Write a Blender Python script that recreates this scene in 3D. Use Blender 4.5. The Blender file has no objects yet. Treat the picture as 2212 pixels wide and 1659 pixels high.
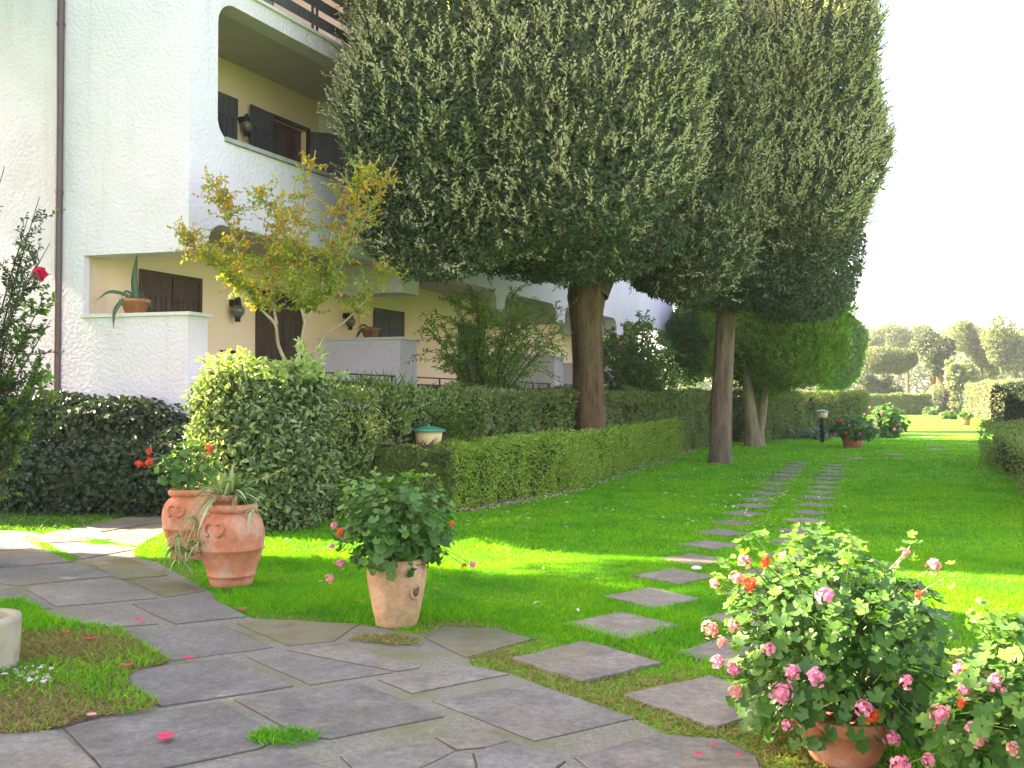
import bpy, math, random
import numpy as np
from mathutils import Vector, Matrix

# ------------------------------------------------------------------ camera, sky, sun, exposure
SC = bpy.context.scene
COL = SC.collection
EYE = 1.5
PITCH = math.radians(1.25)
SLOPE = 0.0088                       # the garden rises gently away from the terrace
FPX = 1106 / math.tan(math.radians(28))

cam_data = bpy.data.cameras.new("camera")
cam_data.sensor_width = 36
cam_data.lens = 18 / math.tan(math.radians(28))
cam_data.clip_end = 3000
cam = bpy.data.objects.new("camera", cam_data)
cam.location = (0, 0, EYE)
cam.rotation_euler = (math.radians(90) + PITCH, 0, 0)
COL.objects.link(cam)
SC.camera = cam

SUN_AZ = -76.0                       # degrees from straight ahead, negative = to the west of the lens
SUN_EL = 35.0
world = bpy.data.worlds.new("World")
SC.world = world
world.use_nodes = True
wn = world.node_tree
bg = wn.nodes["Background"]
sky = wn.nodes.new("ShaderNodeTexSky")
sky.sky_type = 'NISHITA'
sky.sun_disc = False
sky.sun_elevation = math.radians(SUN_EL)
sky.sun_rotation = math.radians(SUN_AZ)
sky.air_density = 1.0
sky.dust_density = 1.6
sky.ozone_density = 1.0
wn.links.new(sky.outputs[0], bg.inputs[0])
bg.inputs[1].default_value = 0.125

sun_data = bpy.data.lights.new("sun", 'SUN')
sun_data.energy = 5.0
sun_data.angle = math.radians(0.5)
sun_data.color = (1.0, 0.94, 0.84)
sun = bpy.data.objects.new("sun", sun_data)
a_, e_ = math.radians(SUN_AZ), math.radians(SUN_EL)
SDIR = Vector((math.sin(a_) * math.cos(e_), math.cos(a_) * math.cos(e_), math.sin(e_)))
sun.rotation_euler = SDIR.to_track_quat('Z', 'Y').to_euler()
sun.location = (-40, 15, 40)
COL.objects.link(sun)

SC.view_settings.view_transform = 'Standard'
SC.view_settings.look = 'None'
SC.view_settings.exposure = 3.15
SC.view_settings.gamma = 1.0
SC.view_settings.use_white_balance = True
SC.view_settings.white_balance_temperature = 8300
SC.view_settings.white_balance_tint = 27
SC.view_settings.use_curve_mapping = False
SC.cycles.max_bounces = 7
SC.cycles.diffuse_bounces = 5
SC.cycles.transmission_bounces = 4
SC.cycles.transparent_max_bounces = 6
SC.cycles.use_denoising = True

# ------------------------------------------------------------------ helpers
rng = np.random.default_rng(7)
random.seed(7)


def gz(x, y):
    return SLOPE * np.clip(y, -30, 110)


def ray(dx, dy):
    xc, yc = (dx - 1106) / FPX, (829.5 - dy) / FPX
    return Vector((xc, math.cos(PITCH) - yc * math.sin(PITCH), math.sin(PITCH) + yc * math.cos(PITCH)))


def gp(dx, dy):
    d = ray(dx, dy)
    t = EYE / (SLOPE * d.y - d.z)
    return Vector((d.x * t, d.y * t, SLOPE * d.y * t))


def at(dx, dy, Y):
    d = ray(dx, dy)
    return Vector((d.x * Y / d.y, Y, EYE + d.z * Y / d.y))


def tag(o, label=None, cat=None, group=None, kind=None):
    if label: o["label"] = label
    if cat: o["category"] = cat
    if group: o["group"] = group
    if kind: o["kind"] = kind
    return o


def empty(name, loc, label=None, cat=None, group=None):
    o = bpy.data.objects.new(name, None)
    COL.objects.link(o)
    o.location = loc
    o.empty_display_size = 0.1
    return tag(o, label, cat, group)


def link(name, me, parent=None):
    o = bpy.data.objects.new(name, me)
    COL.objects.link(o)
    if parent is not None:
        o.parent = parent
        chain, p = Vector((0, 0, 0)), parent
        while p is not None:
            chain += p.location
            p = p.parent
        o.location = -chain          # meshes are written in world space
    return o


def np_mesh(name, V, Fs, mats, midx=None, smooth=False):
    """V (n,3); Fs list of (m,k) int arrays; mats list; midx list of material index per block."""
    me = bpy.data.meshes.new(name)
    V = np.asarray(V, dtype=np.float32)
    me.vertices.add(len(V))
    me.vertices.foreach_set("co", V.ravel())
    loops = np.concatenate([np.asarray(f, dtype=np.int32).ravel() for f in Fs])
    tot = np.concatenate([np.full(len(f), np.asarray(f).shape[1], dtype=np.int32) for f in Fs])
    start = np.concatenate([[0], np.cumsum(tot)[:-1]]).astype(np.int32)
    me.loops.add(len(loops))
    me.loops.foreach_set("vertex_index", loops)
    me.polygons.add(len(tot))
    me.polygons.foreach_set("loop_start", start)
    me.polygons.foreach_set("loop_total", tot)
    for m in mats:
        me.materials.append(m)
    if midx is not None:
        mi = np.concatenate([np.full(len(f), k, dtype=np.int32) for f, k in zip(Fs, midx)])
        me.polygons.foreach_set("material_index", mi)
    me.polygons.foreach_set("use_smooth", np.full(len(tot), bool(smooth)))
    me.update(calc_edges=True)
    me.validate()
    return me


class MB:
    def __init__(s):
        s.V, s.F, s.M, s.n = [], [], [], 0

    def add(s, V, F, m=0):
        V = np.asarray(V, dtype=np.float64).reshape(-1, 3)
        F = np.asarray(F, dtype=np.int64)
        s.V.append(V); s.F.append(F + s.n); s.M.append(m); s.n += len(V)
        return s

    def mesh(s, name, mats, smooth=False):
        if not isinstance(mats, (list, tuple)): mats = [mats]
        return np_mesh(name, np.concatenate(s.V), s.F, mats, s.M, smooth)

    def build(s, name, mats, parent=None, smooth=False):
        return link(name, s.mesh(name, mats, smooth), parent)

    def box(s, O, A, B, C, m=0):
        """O corner, A B C edge vectors"""
        O, A, B, C = [np.array(v, float) for v in (O, A, B, C)]
        V = [O, O + A, O + A + B, O + B, O + C, O + A + C, O + A + B + C, O + B + C]
        F = [[0, 3, 2, 1], [4, 5, 6, 7], [0, 1, 5, 4], [1, 2, 6, 5], [2, 3, 7, 6], [3, 0, 4, 7]]
        return s.add(V, F, m)

    def tube(s, pts, rad, seg=8, m=0, wob=0.0, cap=True):
        P = np.array(pts, float)
        n = len(P)
        R = np.broadcast_to(np.array(rad, float), (n,))
        T = np.gradient(P, axis=0)
        T /= np.linalg.norm(T, axis=1)[:, None] + 1e-9
        up = np.array([0, 0, 1.0]) if abs(T[0, 2]) < .9 else np.array([1.0, 0, 0])
        V = []
        s0 = np.cross(T[0], up); s0 /= np.linalg.norm(s0)
        for i in range(n):
            s0 = s0 - T[i] * np.dot(s0, T[i]); s0 /= np.linalg.norm(s0) + 1e-9
            b = np.cross(T[i], s0)
            th = np.linspace(0, 2 * np.pi, seg, endpoint=False)
            rr = R[i] * (1 + wob * (np.sin(3 * th + i * .4) * .5 + np.sin(5 * th - i * .7 + 1) * .5))
            V.append(P[i] + np.cos(th)[:, None] * s0 * rr[:, None] + np.sin(th)[:, None] * b * rr[:, None])
        V = np.concatenate(V)
        i = np.arange(n - 1)[:, None] * seg
        j = np.arange(seg)[None, :]
        k = (j + 1) % seg
        F = np.stack([i + j, i + k, i + seg + k, i + seg + j], -1).reshape(-1, 4)
        s.add(V, F, m)
        if cap and R[-1] > 1e-4:
            s.n -= 0
            base = s.n - len(V)
            s.F.append(np.array([list(range(base + (n - 1) * seg, base + n * seg))])); s.M.append(m)
        return s

    def lathe(s, prof, seg=32, c=(0, 0, 0), m=0):
        pr = np.array(prof, float)
        th = np.linspace(0, 2 * np.pi, seg, endpoint=False)
        V = np.stack([pr[:, 0][:, None] * np.cos(th), pr[:, 0][:, None] * np.sin(th), np.repeat(pr[:, 1][:, None], seg, 1)], -1).reshape(-1, 3) + np.array(c)
        n = len(pr)
        i = np.arange(n - 1)[:, None] * seg
        j = np.arange(seg)[None, :]
        k = (j + 1) % seg
        F = np.stack([i + j, i + k, i + seg + k, i + seg + j], -1).reshape(-1, 4)
        return s.add(V, F, m)

    def prism(s, poly, z0, z1, m=0, inset=0.0):
        """poly list of (x,y); vertical prism whose top may be inset for a worn edge; z follow the slope"""
        p = np.array([(q[0], q[1]) for q in poly], float)
        area = 0.5 * np.sum(p[:, 0] * np.roll(p[:, 1], -1) - np.roll(p[:, 0], -1) * p[:, 1])
        if area < 0: p = p[::-1]
        n = len(p)
        c = p.mean(0)
        g = gz(p[:, 0], p[:, 1])
        d = c - p
        q = p + d / (np.linalg.norm(d, axis=1)[:, None] + 1e-9) * inset
        bot = np.column_stack([p, g + z0])
        mid = np.column_stack([p, g + z1 - inset * .5])
        top = np.column_stack([q, gz(q[:, 0], q[:, 1]) + z1])
        V = np.concatenate([bot, mid, top])
        base = s.n
        s.V.append(V); s.n += len(V)
        a = np.arange(n); b = (a + 1) % n
        s.F.append(np.stack([a, b, b + n, a + n], -1) + base); s.M.append(m)
        s.F.append(np.stack([a + n, b + n, b + 2 * n, a + 2 * n], -1) + base); s.M.append(m)
        s.F.append((np.arange(n) + 2 * n + base)[None, :]); s.M.append(m)
        return s


def unit(A):
    return A / (np.linalg.norm(A, axis=-1, keepdims=True) + 1e-9)


def rand_dir(n):
    return unit(rng.normal(size=(n, 3)))


def leaf4(P, D, N, L, W, fold=.22, wide=.45):
    """n folded rhombic leaves -> V, F(tris)"""
    n = len(P)
    L = np.broadcast_to(L, (n,))[:, None]; W = np.broadcast_to(W, (n,))[:, None]
    D = unit(D); S = unit(np.cross(D, N)); N2 = np.cross(S, D)
    b = P; t = P + D * L - N2 * L * .12
    m = P + D * L * wide
    r = m + S * W * .5 + N2 * W * fold; l = m - S * W * .5 + N2 * W * fold
    V = np.stack([b, r, t, l], 1).reshape(-1, 3)
    i = np.arange(n)[:, None] * 4
    F = np.concatenate([i + [0, 1, 2], i + [0, 2, 3]], 1).reshape(-1, 3)
    return V, F


def leaf6(P, D, N, L, W, fold=.2):
    n = len(P)
    L = np.broadcast_to(L, (n,))[:, None]; W = np.broadcast_to(W, (n,))[:, None]
    D = unit(D); S = unit(np.cross(D, N)); N2 = np.cross(S, D)
    b = P; t = P + D * L - N2 * L * .2
    m1 = P + D * L * .3; m2 = P + D * L * .68 - N2 * L * .05
    V = np.stack([b, m1 + S * W * .48 + N2 * W * fold, m2 + S * W * .42 + N2 * W * fold, t,
                  m2 - S * W * .42 + N2 * W * fold, m1 - S * W * .48 + N2 * W * fold], 1).reshape(-1, 3)
    i = np.arange(n)[:, None] * 6
    F = np.concatenate([i + [0, 1, 2], i + [0, 2, 3], i + [0, 3, 4], i + [0, 4, 5]], 1).reshape(-1, 3)
    return V, F


def leaf_round(P, D, N, R, lobes=5, k=15):
    """lobed round leaves with a stalk notch at the back and a cupped blade"""
    n = len(P)
    R = np.broadcast_to(R, (n,))
    N = unit(N); D = unit(D - N * np.sum(D * N, 1, keepdims=True)); S = np.cross(N, D)
    th = np.linspace(-np.pi * .9, np.pi * .9, k)
    rad = 1.0 + .17 * np.cos(lobes * th * 1.11) + .05 * np.cos(3 * lobes * th * 1.11 + .5)
    wav = .16 * np.cos(lobes * th * 1.11) + .22
    V = [P[:, None, :] - N[:, None, :] * R[:, None, None] * .05]
    ring = P[:, None, :] + (np.cos(th) * rad)[None, :, None] * D[:, None, :] * R[:, None, None] \
        + (np.sin(th) * rad)[None, :, None] * S[:, None, :] * R[:, None, None] + wav[None, :, None] * N[:, None, :] * R[:, None, None] * .8
    V = np.concatenate([V[0], ring], 1).reshape(-1, 3)
    i = np.arange(n)[:, None, None] * (k + 1)
    a = np.arange(1, k)
    F = (i + np.stack([np.zeros_like(a), a, a + 1], -1)[None]).reshape(-1, 3)
    return V, F


def lumps(P, amp, scale, seed=0):
    r = np.random.default_rng(seed)
    o = np.zeros(len(P))
    for _ in range(7):
        k = r.normal(size=3) * scale
        o += np.sin(P @ k + r.uniform(0, 6.28))
    return o * amp / 2.6


# ------------------------------------------------------------------ materials
def new_mat(name):
    m = bpy.data.materials.new(name)
    m.use_nodes = True
    nt = m.node_tree
    for n in list(nt.nodes): nt.nodes.remove(n)
    out = nt.nodes.new("ShaderNodeOutputMaterial")
    return m, nt, out


def ramp(nt, cols, pos=None):
    r = nt.nodes.new("ShaderNodeValToRGB")
    el = r.color_ramp.elements
    n = len(cols)
    pos = pos or [i / (n - 1) for i in range(n)]
    el[0].position, el[0].color = pos[0], (*cols[0], 1)
    el[1].position, el[1].color = pos[-1], (*cols[-1], 1)
    for p, c in zip(pos[1:-1], cols[1:-1]):
        e = el.new(p); e.color = (*c, 1)
    return r


def leaf_mat(name, cols, rough=.45, trans=.3, spec=.5, tcol=None, patch=None):
    m, nt, out = new_mat(name)
    g = nt.nodes.new("ShaderNodeNewGeometry")
    r = ramp(nt, cols)
    nt.links.new(g.outputs["Random Per Island"], r.inputs[0])
    if patch:
        ns_ = nt.nodes.new("ShaderNodeTexNoise"); ns_.inputs["Scale"].default_value = 1.1; ns_.inputs["Detail"].default_value = 6; ns_.inputs["Roughness"].default_value = .7
        nt.links.new(g.outputs["Position"], ns_.inputs["Vector"])
        rp_ = ramp(nt, [patch[1], patch[0], patch[2]], [.36, .52, .7])
        nt.links.new(ns_.outputs["Fac"], rp_.inputs[0])
        mm = nt.nodes.new("ShaderNodeMixRGB"); mm.blend_type = 'MULTIPLY'; mm.inputs[0].default_value = 1
        nt.links.new(r.outputs[0], mm.inputs[1]); nt.links.new(rp_.outputs[0], mm.inputs[2])
        r = mm
    b = nt.nodes.new("ShaderNodeBsdfPrincipled")
    b.inputs["Roughness"].default_value = rough
    b.inputs["Specular IOR Level"].default_value = spec
    nt.links.new(r.outputs[0], b.inputs["Base Color"])
    t = nt.nodes.new("ShaderNodeBsdfTranslucent")
    mul = nt.nodes.new("ShaderNodeMixRGB"); mul.blend_type = 'MULTIPLY'; mul.inputs[0].default_value = 1
    mul.inputs[2].default_value = (*(tcol or (1.6, 1.9, .7)), 1)
    nt.links.new(r.outputs[0], mul.inputs[1])
    nt.links.new(mul.outputs[0], t.inputs[0])
    mx = nt.nodes.new("ShaderNodeMixShader"); mx.inputs[0].default_value = trans
    nt.links.new(b.outputs[0], mx.inputs[1]); nt.links.new(t.outputs[0], mx.inputs[2])
    nt.links.new(mx.outputs[0], out.inputs[0])
    return m


def surf_mat(name, cols, scale=3.0, rough=.8, bump=0.0, bscale=40.0, detail=6, pos=None, spec=.3, cols2=None, scale2=.6, stretch=None, bdist=.01, metal=0, streak=None, speck=0):
    """noise-coloured surface with optional bump; cols2 adds a larger blotch layer"""
    m, nt, out = new_mat(name)
    tc = nt.nodes.new("ShaderNodeNewGeometry")
    src = tc.outputs["Position"]
    if stretch:
        mp = nt.nodes.new("ShaderNodeMapping"); mp.inputs["Scale"].default_value = stretch
        nt.links.new(src, mp.inputs[0]); src = mp.outputs[0]
    n = nt.nodes.new("ShaderNodeTexNoise"); n.inputs["Scale"].default_value = scale; n.inputs["Detail"].default_value = detail
    n.inputs["Roughness"].default_value = .62
    nt.links.new(src, n.inputs["Vector"])
    r = ramp(nt, cols, pos or [.3 + .4 * i / (len(cols) - 1) for i in range(len(cols))])
    nt.links.new(n.outputs["Fac"], r.inputs[0])
    col = r.outputs[0]
    if cols2:
        n2 = nt.nodes.new("ShaderNodeTexNoise"); n2.inputs["Scale"].default_value = scale2; n2.inputs["Detail"].default_value = 8
        n2.inputs["Roughness"].default_value = .65
        nt.links.new(src, n2.inputs["Vector"])
        r2 = ramp(nt, [(0, 0, 0), (1, 1, 1)], [.48, .66])
        nt.links.new(n2.outputs["Fac"], r2.inputs[0])
        mx = nt.nodes.new("ShaderNodeMixRGB"); mx.inputs[2].default_value = (*cols2, 1)
        nt.links.new(r2.outputs[0], mx.inputs[0]); nt.links.new(col, mx.inputs[1])
        col = mx.outputs[0]
    if speck:
        n5 = nt.nodes.new("ShaderNodeTexNoise"); n5.inputs["Scale"].default_value = 26; n5.inputs["Detail"].default_value = 9; n5.inputs["Roughness"].default_value = .8
        nt.links.new(tc.outputs["Position"], n5.inputs["Vector"])
        r5 = ramp(nt, [(1 - speck,) * 3, (1, 1, 1), (1 + speck * 1.6,) * 3], [.34, .5, .68])
        nt.links.new(n5.outputs["Fac"], r5.inputs[0])
        m5 = nt.nodes.new("ShaderNodeMixRGB"); m5.blend_type = 'MULTIPLY'; m5.inputs[0].default_value = 1
        nt.links.new(col, m5.inputs[1]); nt.links.new(r5.outputs[0], m5.inputs[2])
        col = m5.outputs[0]
    if speck:   # each stone or pot has its own tone
        oi = nt.nodes.new("ShaderNodeObjectInfo")
        r6 = ramp(nt, [(.80, .79, .76), (1.0, 1.0, 1.0), (1.22, 1.17, 1.06)])
        nt.links.new(oi.outputs["Random"], r6.inputs[0])
        m6 = nt.nodes.new("ShaderNodeMixRGB"); m6.blend_type = 'MULTIPLY'; m6.inputs[0].default_value = .85
        nt.links.new(col, m6.inputs[1]); nt.links.new(r6.outputs[0], m6.inputs[2])
        col = m6.outputs[0]
    if streak:
        mp2 = nt.nodes.new("ShaderNodeMapping"); mp2.inputs["Scale"].default_value = (3.2, 3.2, .22)
        nt.links.new(tc.outputs["Position"], mp2.inputs[0])
        n4 = nt.nodes.new("ShaderNodeTexNoise"); n4.inputs["Scale"].default_value = 1.5; n4.inputs["Detail"].default_value = 8
        nt.links.new(mp2.outputs[0], n4.inputs["Vector"])
        r4 = ramp(nt, [(0, 0, 0), (.55, .55, .55)], [.55, .78])
        nt.links.new(n4.outputs["Fac"], r4.inputs[0])
        mx4 = nt.nodes.new("ShaderNodeMixRGB"); mx4.inputs[2].default_value = (*streak, 1)
        nt.links.new(r4.outputs[0], mx4.inputs[0]); nt.links.new(col, mx4.inputs[1])
        col = mx4.outputs[0]
    b = nt.nodes.new("ShaderNodeBsdfPrincipled")
    b.inputs["Roughness"].default_value = rough
    b.inputs["Specular IOR Level"].default_value = spec
    b.inputs["Metallic"].default_value = metal
    nt.links.new(col, b.inputs["Base Color"])
    if bump:
        n3 = nt.nodes.new("ShaderNodeTexNoise"); n3.inputs["Scale"].default_value = bscale; n3.inputs["Detail"].default_value = 5
        nt.links.new(src, n3.inputs["Vector"])
        bp = nt.nodes.new("ShaderNodeBump"); bp.inputs["Strength"].default_value = bump; bp.inputs["Distance"].default_value = bdist
        nt.links.new(n3.outputs["Fac"], bp.inputs["Height"])
        nt.links.new(bp.outputs[0], b.inputs["Normal"])
    nt.links.new(b.outputs[0], out.inputs[0])
    return m


M = {}
M['stucco'] = surf_mat('white_stucco', [(.67, .597, .66), (.71, .635, .70)], 2.5, .9, .8, 20, bdist=.03, spec=.2, cols2=(.62, .553, .60), scale2=.5, streak=(.55, .49, .52))
M['plaster'] = surf_mat('cream_plaster', [(.90, .625, .43), (.92, .66, .47)], 2.0, .9, .3, 40, bdist=.01, spec=.2)
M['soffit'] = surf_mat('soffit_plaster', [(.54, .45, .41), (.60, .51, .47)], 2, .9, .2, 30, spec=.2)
M['marble'] = surf_mat('ledge_stone', [(.55, .53, .50), (.66, .64, .61)], 9, .6, .1, 60)
M['greystone'] = surf_mat('sill_stone', [(.26, .25, .23), (.36, .35, .32)], 9, .7, .1, 60)
M['wood'] = surf_mat('dark_brown_wood', [(.045, .026, .018), (.095, .055, .038)], 14, .6, .3, 60, stretch=(1, 1, .12))
M['greywood'] = surf_mat('weathered_shutter_wood', [(.055, .052, .060), (.10, .094, .10)], 14, .6, .3, 60, stretch=(1, 1, .12))
M['redwood'] = surf_mat('window_wood', [(.12, .030, .012), (.19, .055, .02)], 20, .4, .2, 60, stretch=(1, 1, .12))
M['black'] = surf_mat('dark_iron', [(.012, .012, .012), (.025, .024, .022)], 20, .5, spec=.4)
M['pipe'] = surf_mat('brown_painted_metal', [(.075, .045, .045), (.10, .06, .06)], 4, .45, spec=.5)
M['clear'] = surf_mat('lantern_glass', [(.10, .095, .075), (.17, .16, .13)], 8, .12, spec=.6)
M['void'] = surf_mat('unlit_room', [(.02, .015, .012), (.03, .022, .018)], 2, .9)
M['slab'] = surf_mat('grey_flagstone', [(.098, .092, .076), (.133, .126, .105), (.178, .169, .142)], 4, .8, .5, 60, cols2=(.138, .127, .086), scale2=1.1, bdist=.008, spec=.35, speck=.3)
M['step'] = surf_mat('sandy_stepping_stone', [(.115, .102, .078), (.158, .142, .108), (.21, .19, .148)], 5, .85, .5, 60, cols2=(.15, .137, .085), scale2=1.4, bdist=.008, spec=.3, speck=.3)
M['joint'] = surf_mat('dirt_in_joints', [(.05, .047, .035), (.085, .08, .055)], 30, .95)
M['moss_slab'] = surf_mat('mossy_flagstone', [(.11, .102, .058), (.155, .142, .075), (.165, .15, .10)], 6, .85, .4, 70, cols2=(.11, .115, .035), scale2=2, bdist=.006)
M['mortar'] = surf_mat('gritty_mortar', [(.12, .115, .08), (.17, .163, .118), (.25, .24, .18)], 60, .95, .8, 140, cols2=(.125, .135, .045), scale2=2.2, bdist=.01, pos=[.3, .5, .72])
M['soil'] = surf_mat('leafy_soil', [(.05, .032, .018), (.12, .075, .045), (.19, .12, .07)], 25, .95, .8, 60, bdist=.02)
M['lawn'] = surf_mat('lawn_turf', [(.05, .19, .012), (.075, .26, .016), (.11, .32, .022)], 9, .95, .9, 55, cols2=(.06, .18, .024), scale2=.5, bdist=.03, spec=.1)
M['terracotta'] = surf_mat('terracotta', [(.37, .115, .055), (.45, .15, .075), (.50, .20, .11)], 7, .8, .15, 60, cols2=(.46, .27, .19), scale2=3.2, bdist=.004, speck=.15)
M['terracotta_old'] = surf_mat('limey_terracotta', [(.33, .17, .09), (.41, .235, .135), (.46, .30, .19)], 6, .85, .2, 50, cols2=(.30, .20, .10), scale2=4, bdist=.004, speck=.2)
M['concrete'] = surf_mat('aged_cast_stone', [(.24, .21, .13), (.34, .30, .20), (.42, .37, .26)], 6, .9, .5, 60, cols2=(.28, .26, .13), scale2=3, bdist=.008)
M['cream'] = surf_mat('cream_enamel', [(.52, .37, .17), (.58, .43, .21)], 6, .45)
M['green_enamel'] = surf_mat('green_enamel', [(.010, .16, .085), (.016, .21, .115)], 6, .35, spec=.5)
M['bark'] = surf_mat('holm_oak_bark', [(.055, .029, .013), (.115, .064, .030), (.16, .097, .05)], 9, .95, 1.0, 28, cols2=(.065, .075, .03), scale2=1.5, stretch=(1, 1, .25), bdist=.04)
M['bark_grey'] = surf_mat('grey_brown_bark', [(.08, .055, .032), (.15, .105, .066), (.21, .155, .105)], 8, .95, 1.0, 26, cols2=(.10, .10, .045), scale2=1.5, stretch=(1, 1, .2), bdist=.04)
M['bark_pale'] = surf_mat('smooth_pale_bark', [(.20, .15, .09), (.30, .235, .15), (.40, .33, .23)], 12, .8, .4, 40, stretch=(1, 1, .3), bdist=.01)
M['bark_conifer'] = surf_mat('fluted_tan_bark', [(.12, .10, .05), (.20, .165, .09), (.27, .23, .14)], 10, .9, .8, 30, stretch=(1, 1, .2), bdist=.03)
M['twig'] = surf_mat('brown_twigs', [(.05, .030, .018), (.10, .065, .04)], 12, .9)
M['hedge_core'] = surf_mat('shadowy_twigs', [(.04, .05, .018), (.085, .075, .036)], 25, .95, 1.0, 40, bdist=.05, spec=.05)

M['oak'] = leaf_mat('holm_oak_leaf', [(.026, .056, .020), (.042, .082, .027), (.062, .108, .034), (.095, .135, .046)], .38, .2, .5)
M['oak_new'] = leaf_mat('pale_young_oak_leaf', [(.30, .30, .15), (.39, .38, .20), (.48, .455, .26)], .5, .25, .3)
M['ivy'] = leaf_mat('ivy_leaf', [(.014, .036, .015), (.023, .053, .02), (.035, .07, .025)], .42, .12, .4)
M['box_bright'] = leaf_mat('bright_hedge_leaf', [(.11, .21, .022), (.17, .29, .034), (.24, .37, .05), (.31, .39, .07)], .5, .3, .4)
M['box_dark'] = leaf_mat('fine_hedge_leaf', [(.08, .14, .024), (.125, .20, .036), (.18, .24, .055)], .5, .25, .4)
M['laurel'] = leaf_mat('tall_hedge_leaf', [(.065, .13, .026), (.105, .185, .04), (.155, .225, .055), (.24, .22, .09)], .45, .22, .5)
M['pitto'] = leaf_mat('pittosporum_leaf', [(.045, .09, .024), (.07, .125, .035), (.11, .17, .055), (.22, .28, .12), (.34, .38, .20)], .3, .3, .6)  # the palest tones paint sunlight into some of the leaves
M['pitto_sunlit'] = leaf_mat('sunlit_pittosporum_leaf', [(.16, .25, .07), (.26, .35, .13), (.38, .44, .22)], .4, .35, .4)  # sunlight on the top shoots, painted as paler leaf colour
M['myrtle'] = leaf_mat('autumn_leaf', [(.20, .27, .025), (.32, .35, .03), (.50, .43, .04), (.62, .36, .04), (.52, .20, .045)], .5, .5, .3, (1.5, 1.4, .6))
M['myrtle_g'] = leaf_mat('autumn_green_leaf', [(.14, .22, .025), (.22, .29, .03), (.40, .39, .04)], .5, .5, .3)
M['pome'] = leaf_mat('pomegranate_leaf', [(.055, .15, .012), (.085, .21, .018), (.12, .26, .026)], .45, .45, .4)
M['bush'] = leaf_mat('bush_leaf', [(.038, .11, .02), (.06, .155, .028), (.085, .19, .038)], .45, .25, .4)
M['thuja'] = leaf_mat('conifer_spray', [(.06, .13, .012), (.10, .21, .016), (.15, .29, .022)], .6, .3, .3)
M['clip'] = leaf_mat('clipped_tree_leaf', [(.07, .16, .04), (.10, .20, .055), (.13, .23, .07)], .5, .3, .4)
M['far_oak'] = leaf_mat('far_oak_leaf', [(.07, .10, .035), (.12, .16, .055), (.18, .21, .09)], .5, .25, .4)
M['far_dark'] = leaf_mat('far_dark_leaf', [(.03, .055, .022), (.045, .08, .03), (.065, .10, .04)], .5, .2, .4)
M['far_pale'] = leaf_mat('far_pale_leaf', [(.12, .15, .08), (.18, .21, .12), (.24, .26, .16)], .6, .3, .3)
M['ole'] = leaf_mat('shrub_leaf', [(.020, .052, .018), (.03, .075, .024), (.05, .10, .03)], .38, .2, .5)
M['ole_light'] = leaf_mat('young_shrub_leaf', [(.07, .15, .025), (.10, .19, .035), (.14, .22, .05)], .45, .35, .4)
M['ger'] = leaf_mat('geranium_leaf', [(.028, .095, .016), (.044, .13, .022), (.068, .17, .03)], .5, .25, .3)
M['ger_new'] = leaf_mat('young_geranium_leaf', [(.07, .17, .025), (.10, .22, .03), (.13, .25, .04)], .45, .4, .4)
M['stem'] = leaf_mat('green_stem', [(.07, .12, .03), (.10, .16, .04)], .5, .1)
M['pink'] = leaf_mat('pink_petal', [(.70, .16, .28), (.78, .26, .37), (.82, .38, .46)], .55, .35, .3, (1.1, 1.0, 1.0))
M['salmon'] = leaf_mat('salmon_petal', [(.72, .22, .20), (.78, .34, .30), (.82, .46, .40)], .55, .35, .3, (1.1, 1.0, 1.0))
M['red'] = leaf_mat('orange_red_petal', [(.70, .055, .02), (.78, .09, .03), (.80, .13, .04)], .5, .3, .3, (1.1, .9, .9))
M['rose'] = leaf_mat('crimson_petal', [(.66, .015, .06), (.74, .03, .09), (.78, .05, .14)], .5, .25, .3, (1.1, .9, .9))
M['spider'] = leaf_mat('striped_leaf', [(.10, .17, .05), (.20, .27, .11), (.42, .47, .26)], .45, .3, .4)
M['runner'] = leaf_mat('runner_stalk', [(.42, .27, .12), (.50, .36, .17)], .6, .2, .3)
M['agave'] = leaf_mat('agave_leaf', [(.055, .11, .055), (.08, .14, .075)], .5, .1, .4)
M['grass'] = leaf_mat('grass_blade', [(.055, .25, .010), (.08, .33, .013), (.115, .40, .018), (.18, .45, .026)], .7, .42, .1, (1.25, 1.35, .6), patch=((1.0, 1.0, 1.0), (.55, .74, 1.1), (1.7, 1.02, .9)))
M['straw'] = leaf_mat('dry_grass_blade', [(.12, .15, .02), (.24, .17, .06), (.34, .24, .10), (.12, .19, .02), (.30, .22, .08), (.13, .2, .02)], .7, .25, .2, (1.3, 1.3, .8))
M['litter'] = leaf_mat('fallen_leaf', [(.30, .19, .10), (.46, .34, .22), (.60, .50, .38)], .7, .15, .2, (1, 1, 1))
M['whitepetal'] = leaf_mat('faded_petal', [(.55, .42, .40), (.70, .60, .58), (.62, .50, .30)], .6, .2, .3, (1, 1, 1))

gl, nt, out = new_mat('window_glass')
b_ = nt.nodes.new("ShaderNodeBsdfPrincipled")
b_.inputs["Base Color"].default_value = (.05, .05, .055, 1); b_.inputs["Roughness"].default_value = .04
b_.inputs["Specular IOR Level"].default_value = 1.0
nt.links.new(b_.outputs[0], out.inputs[0])
M['glass'] = gl

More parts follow.
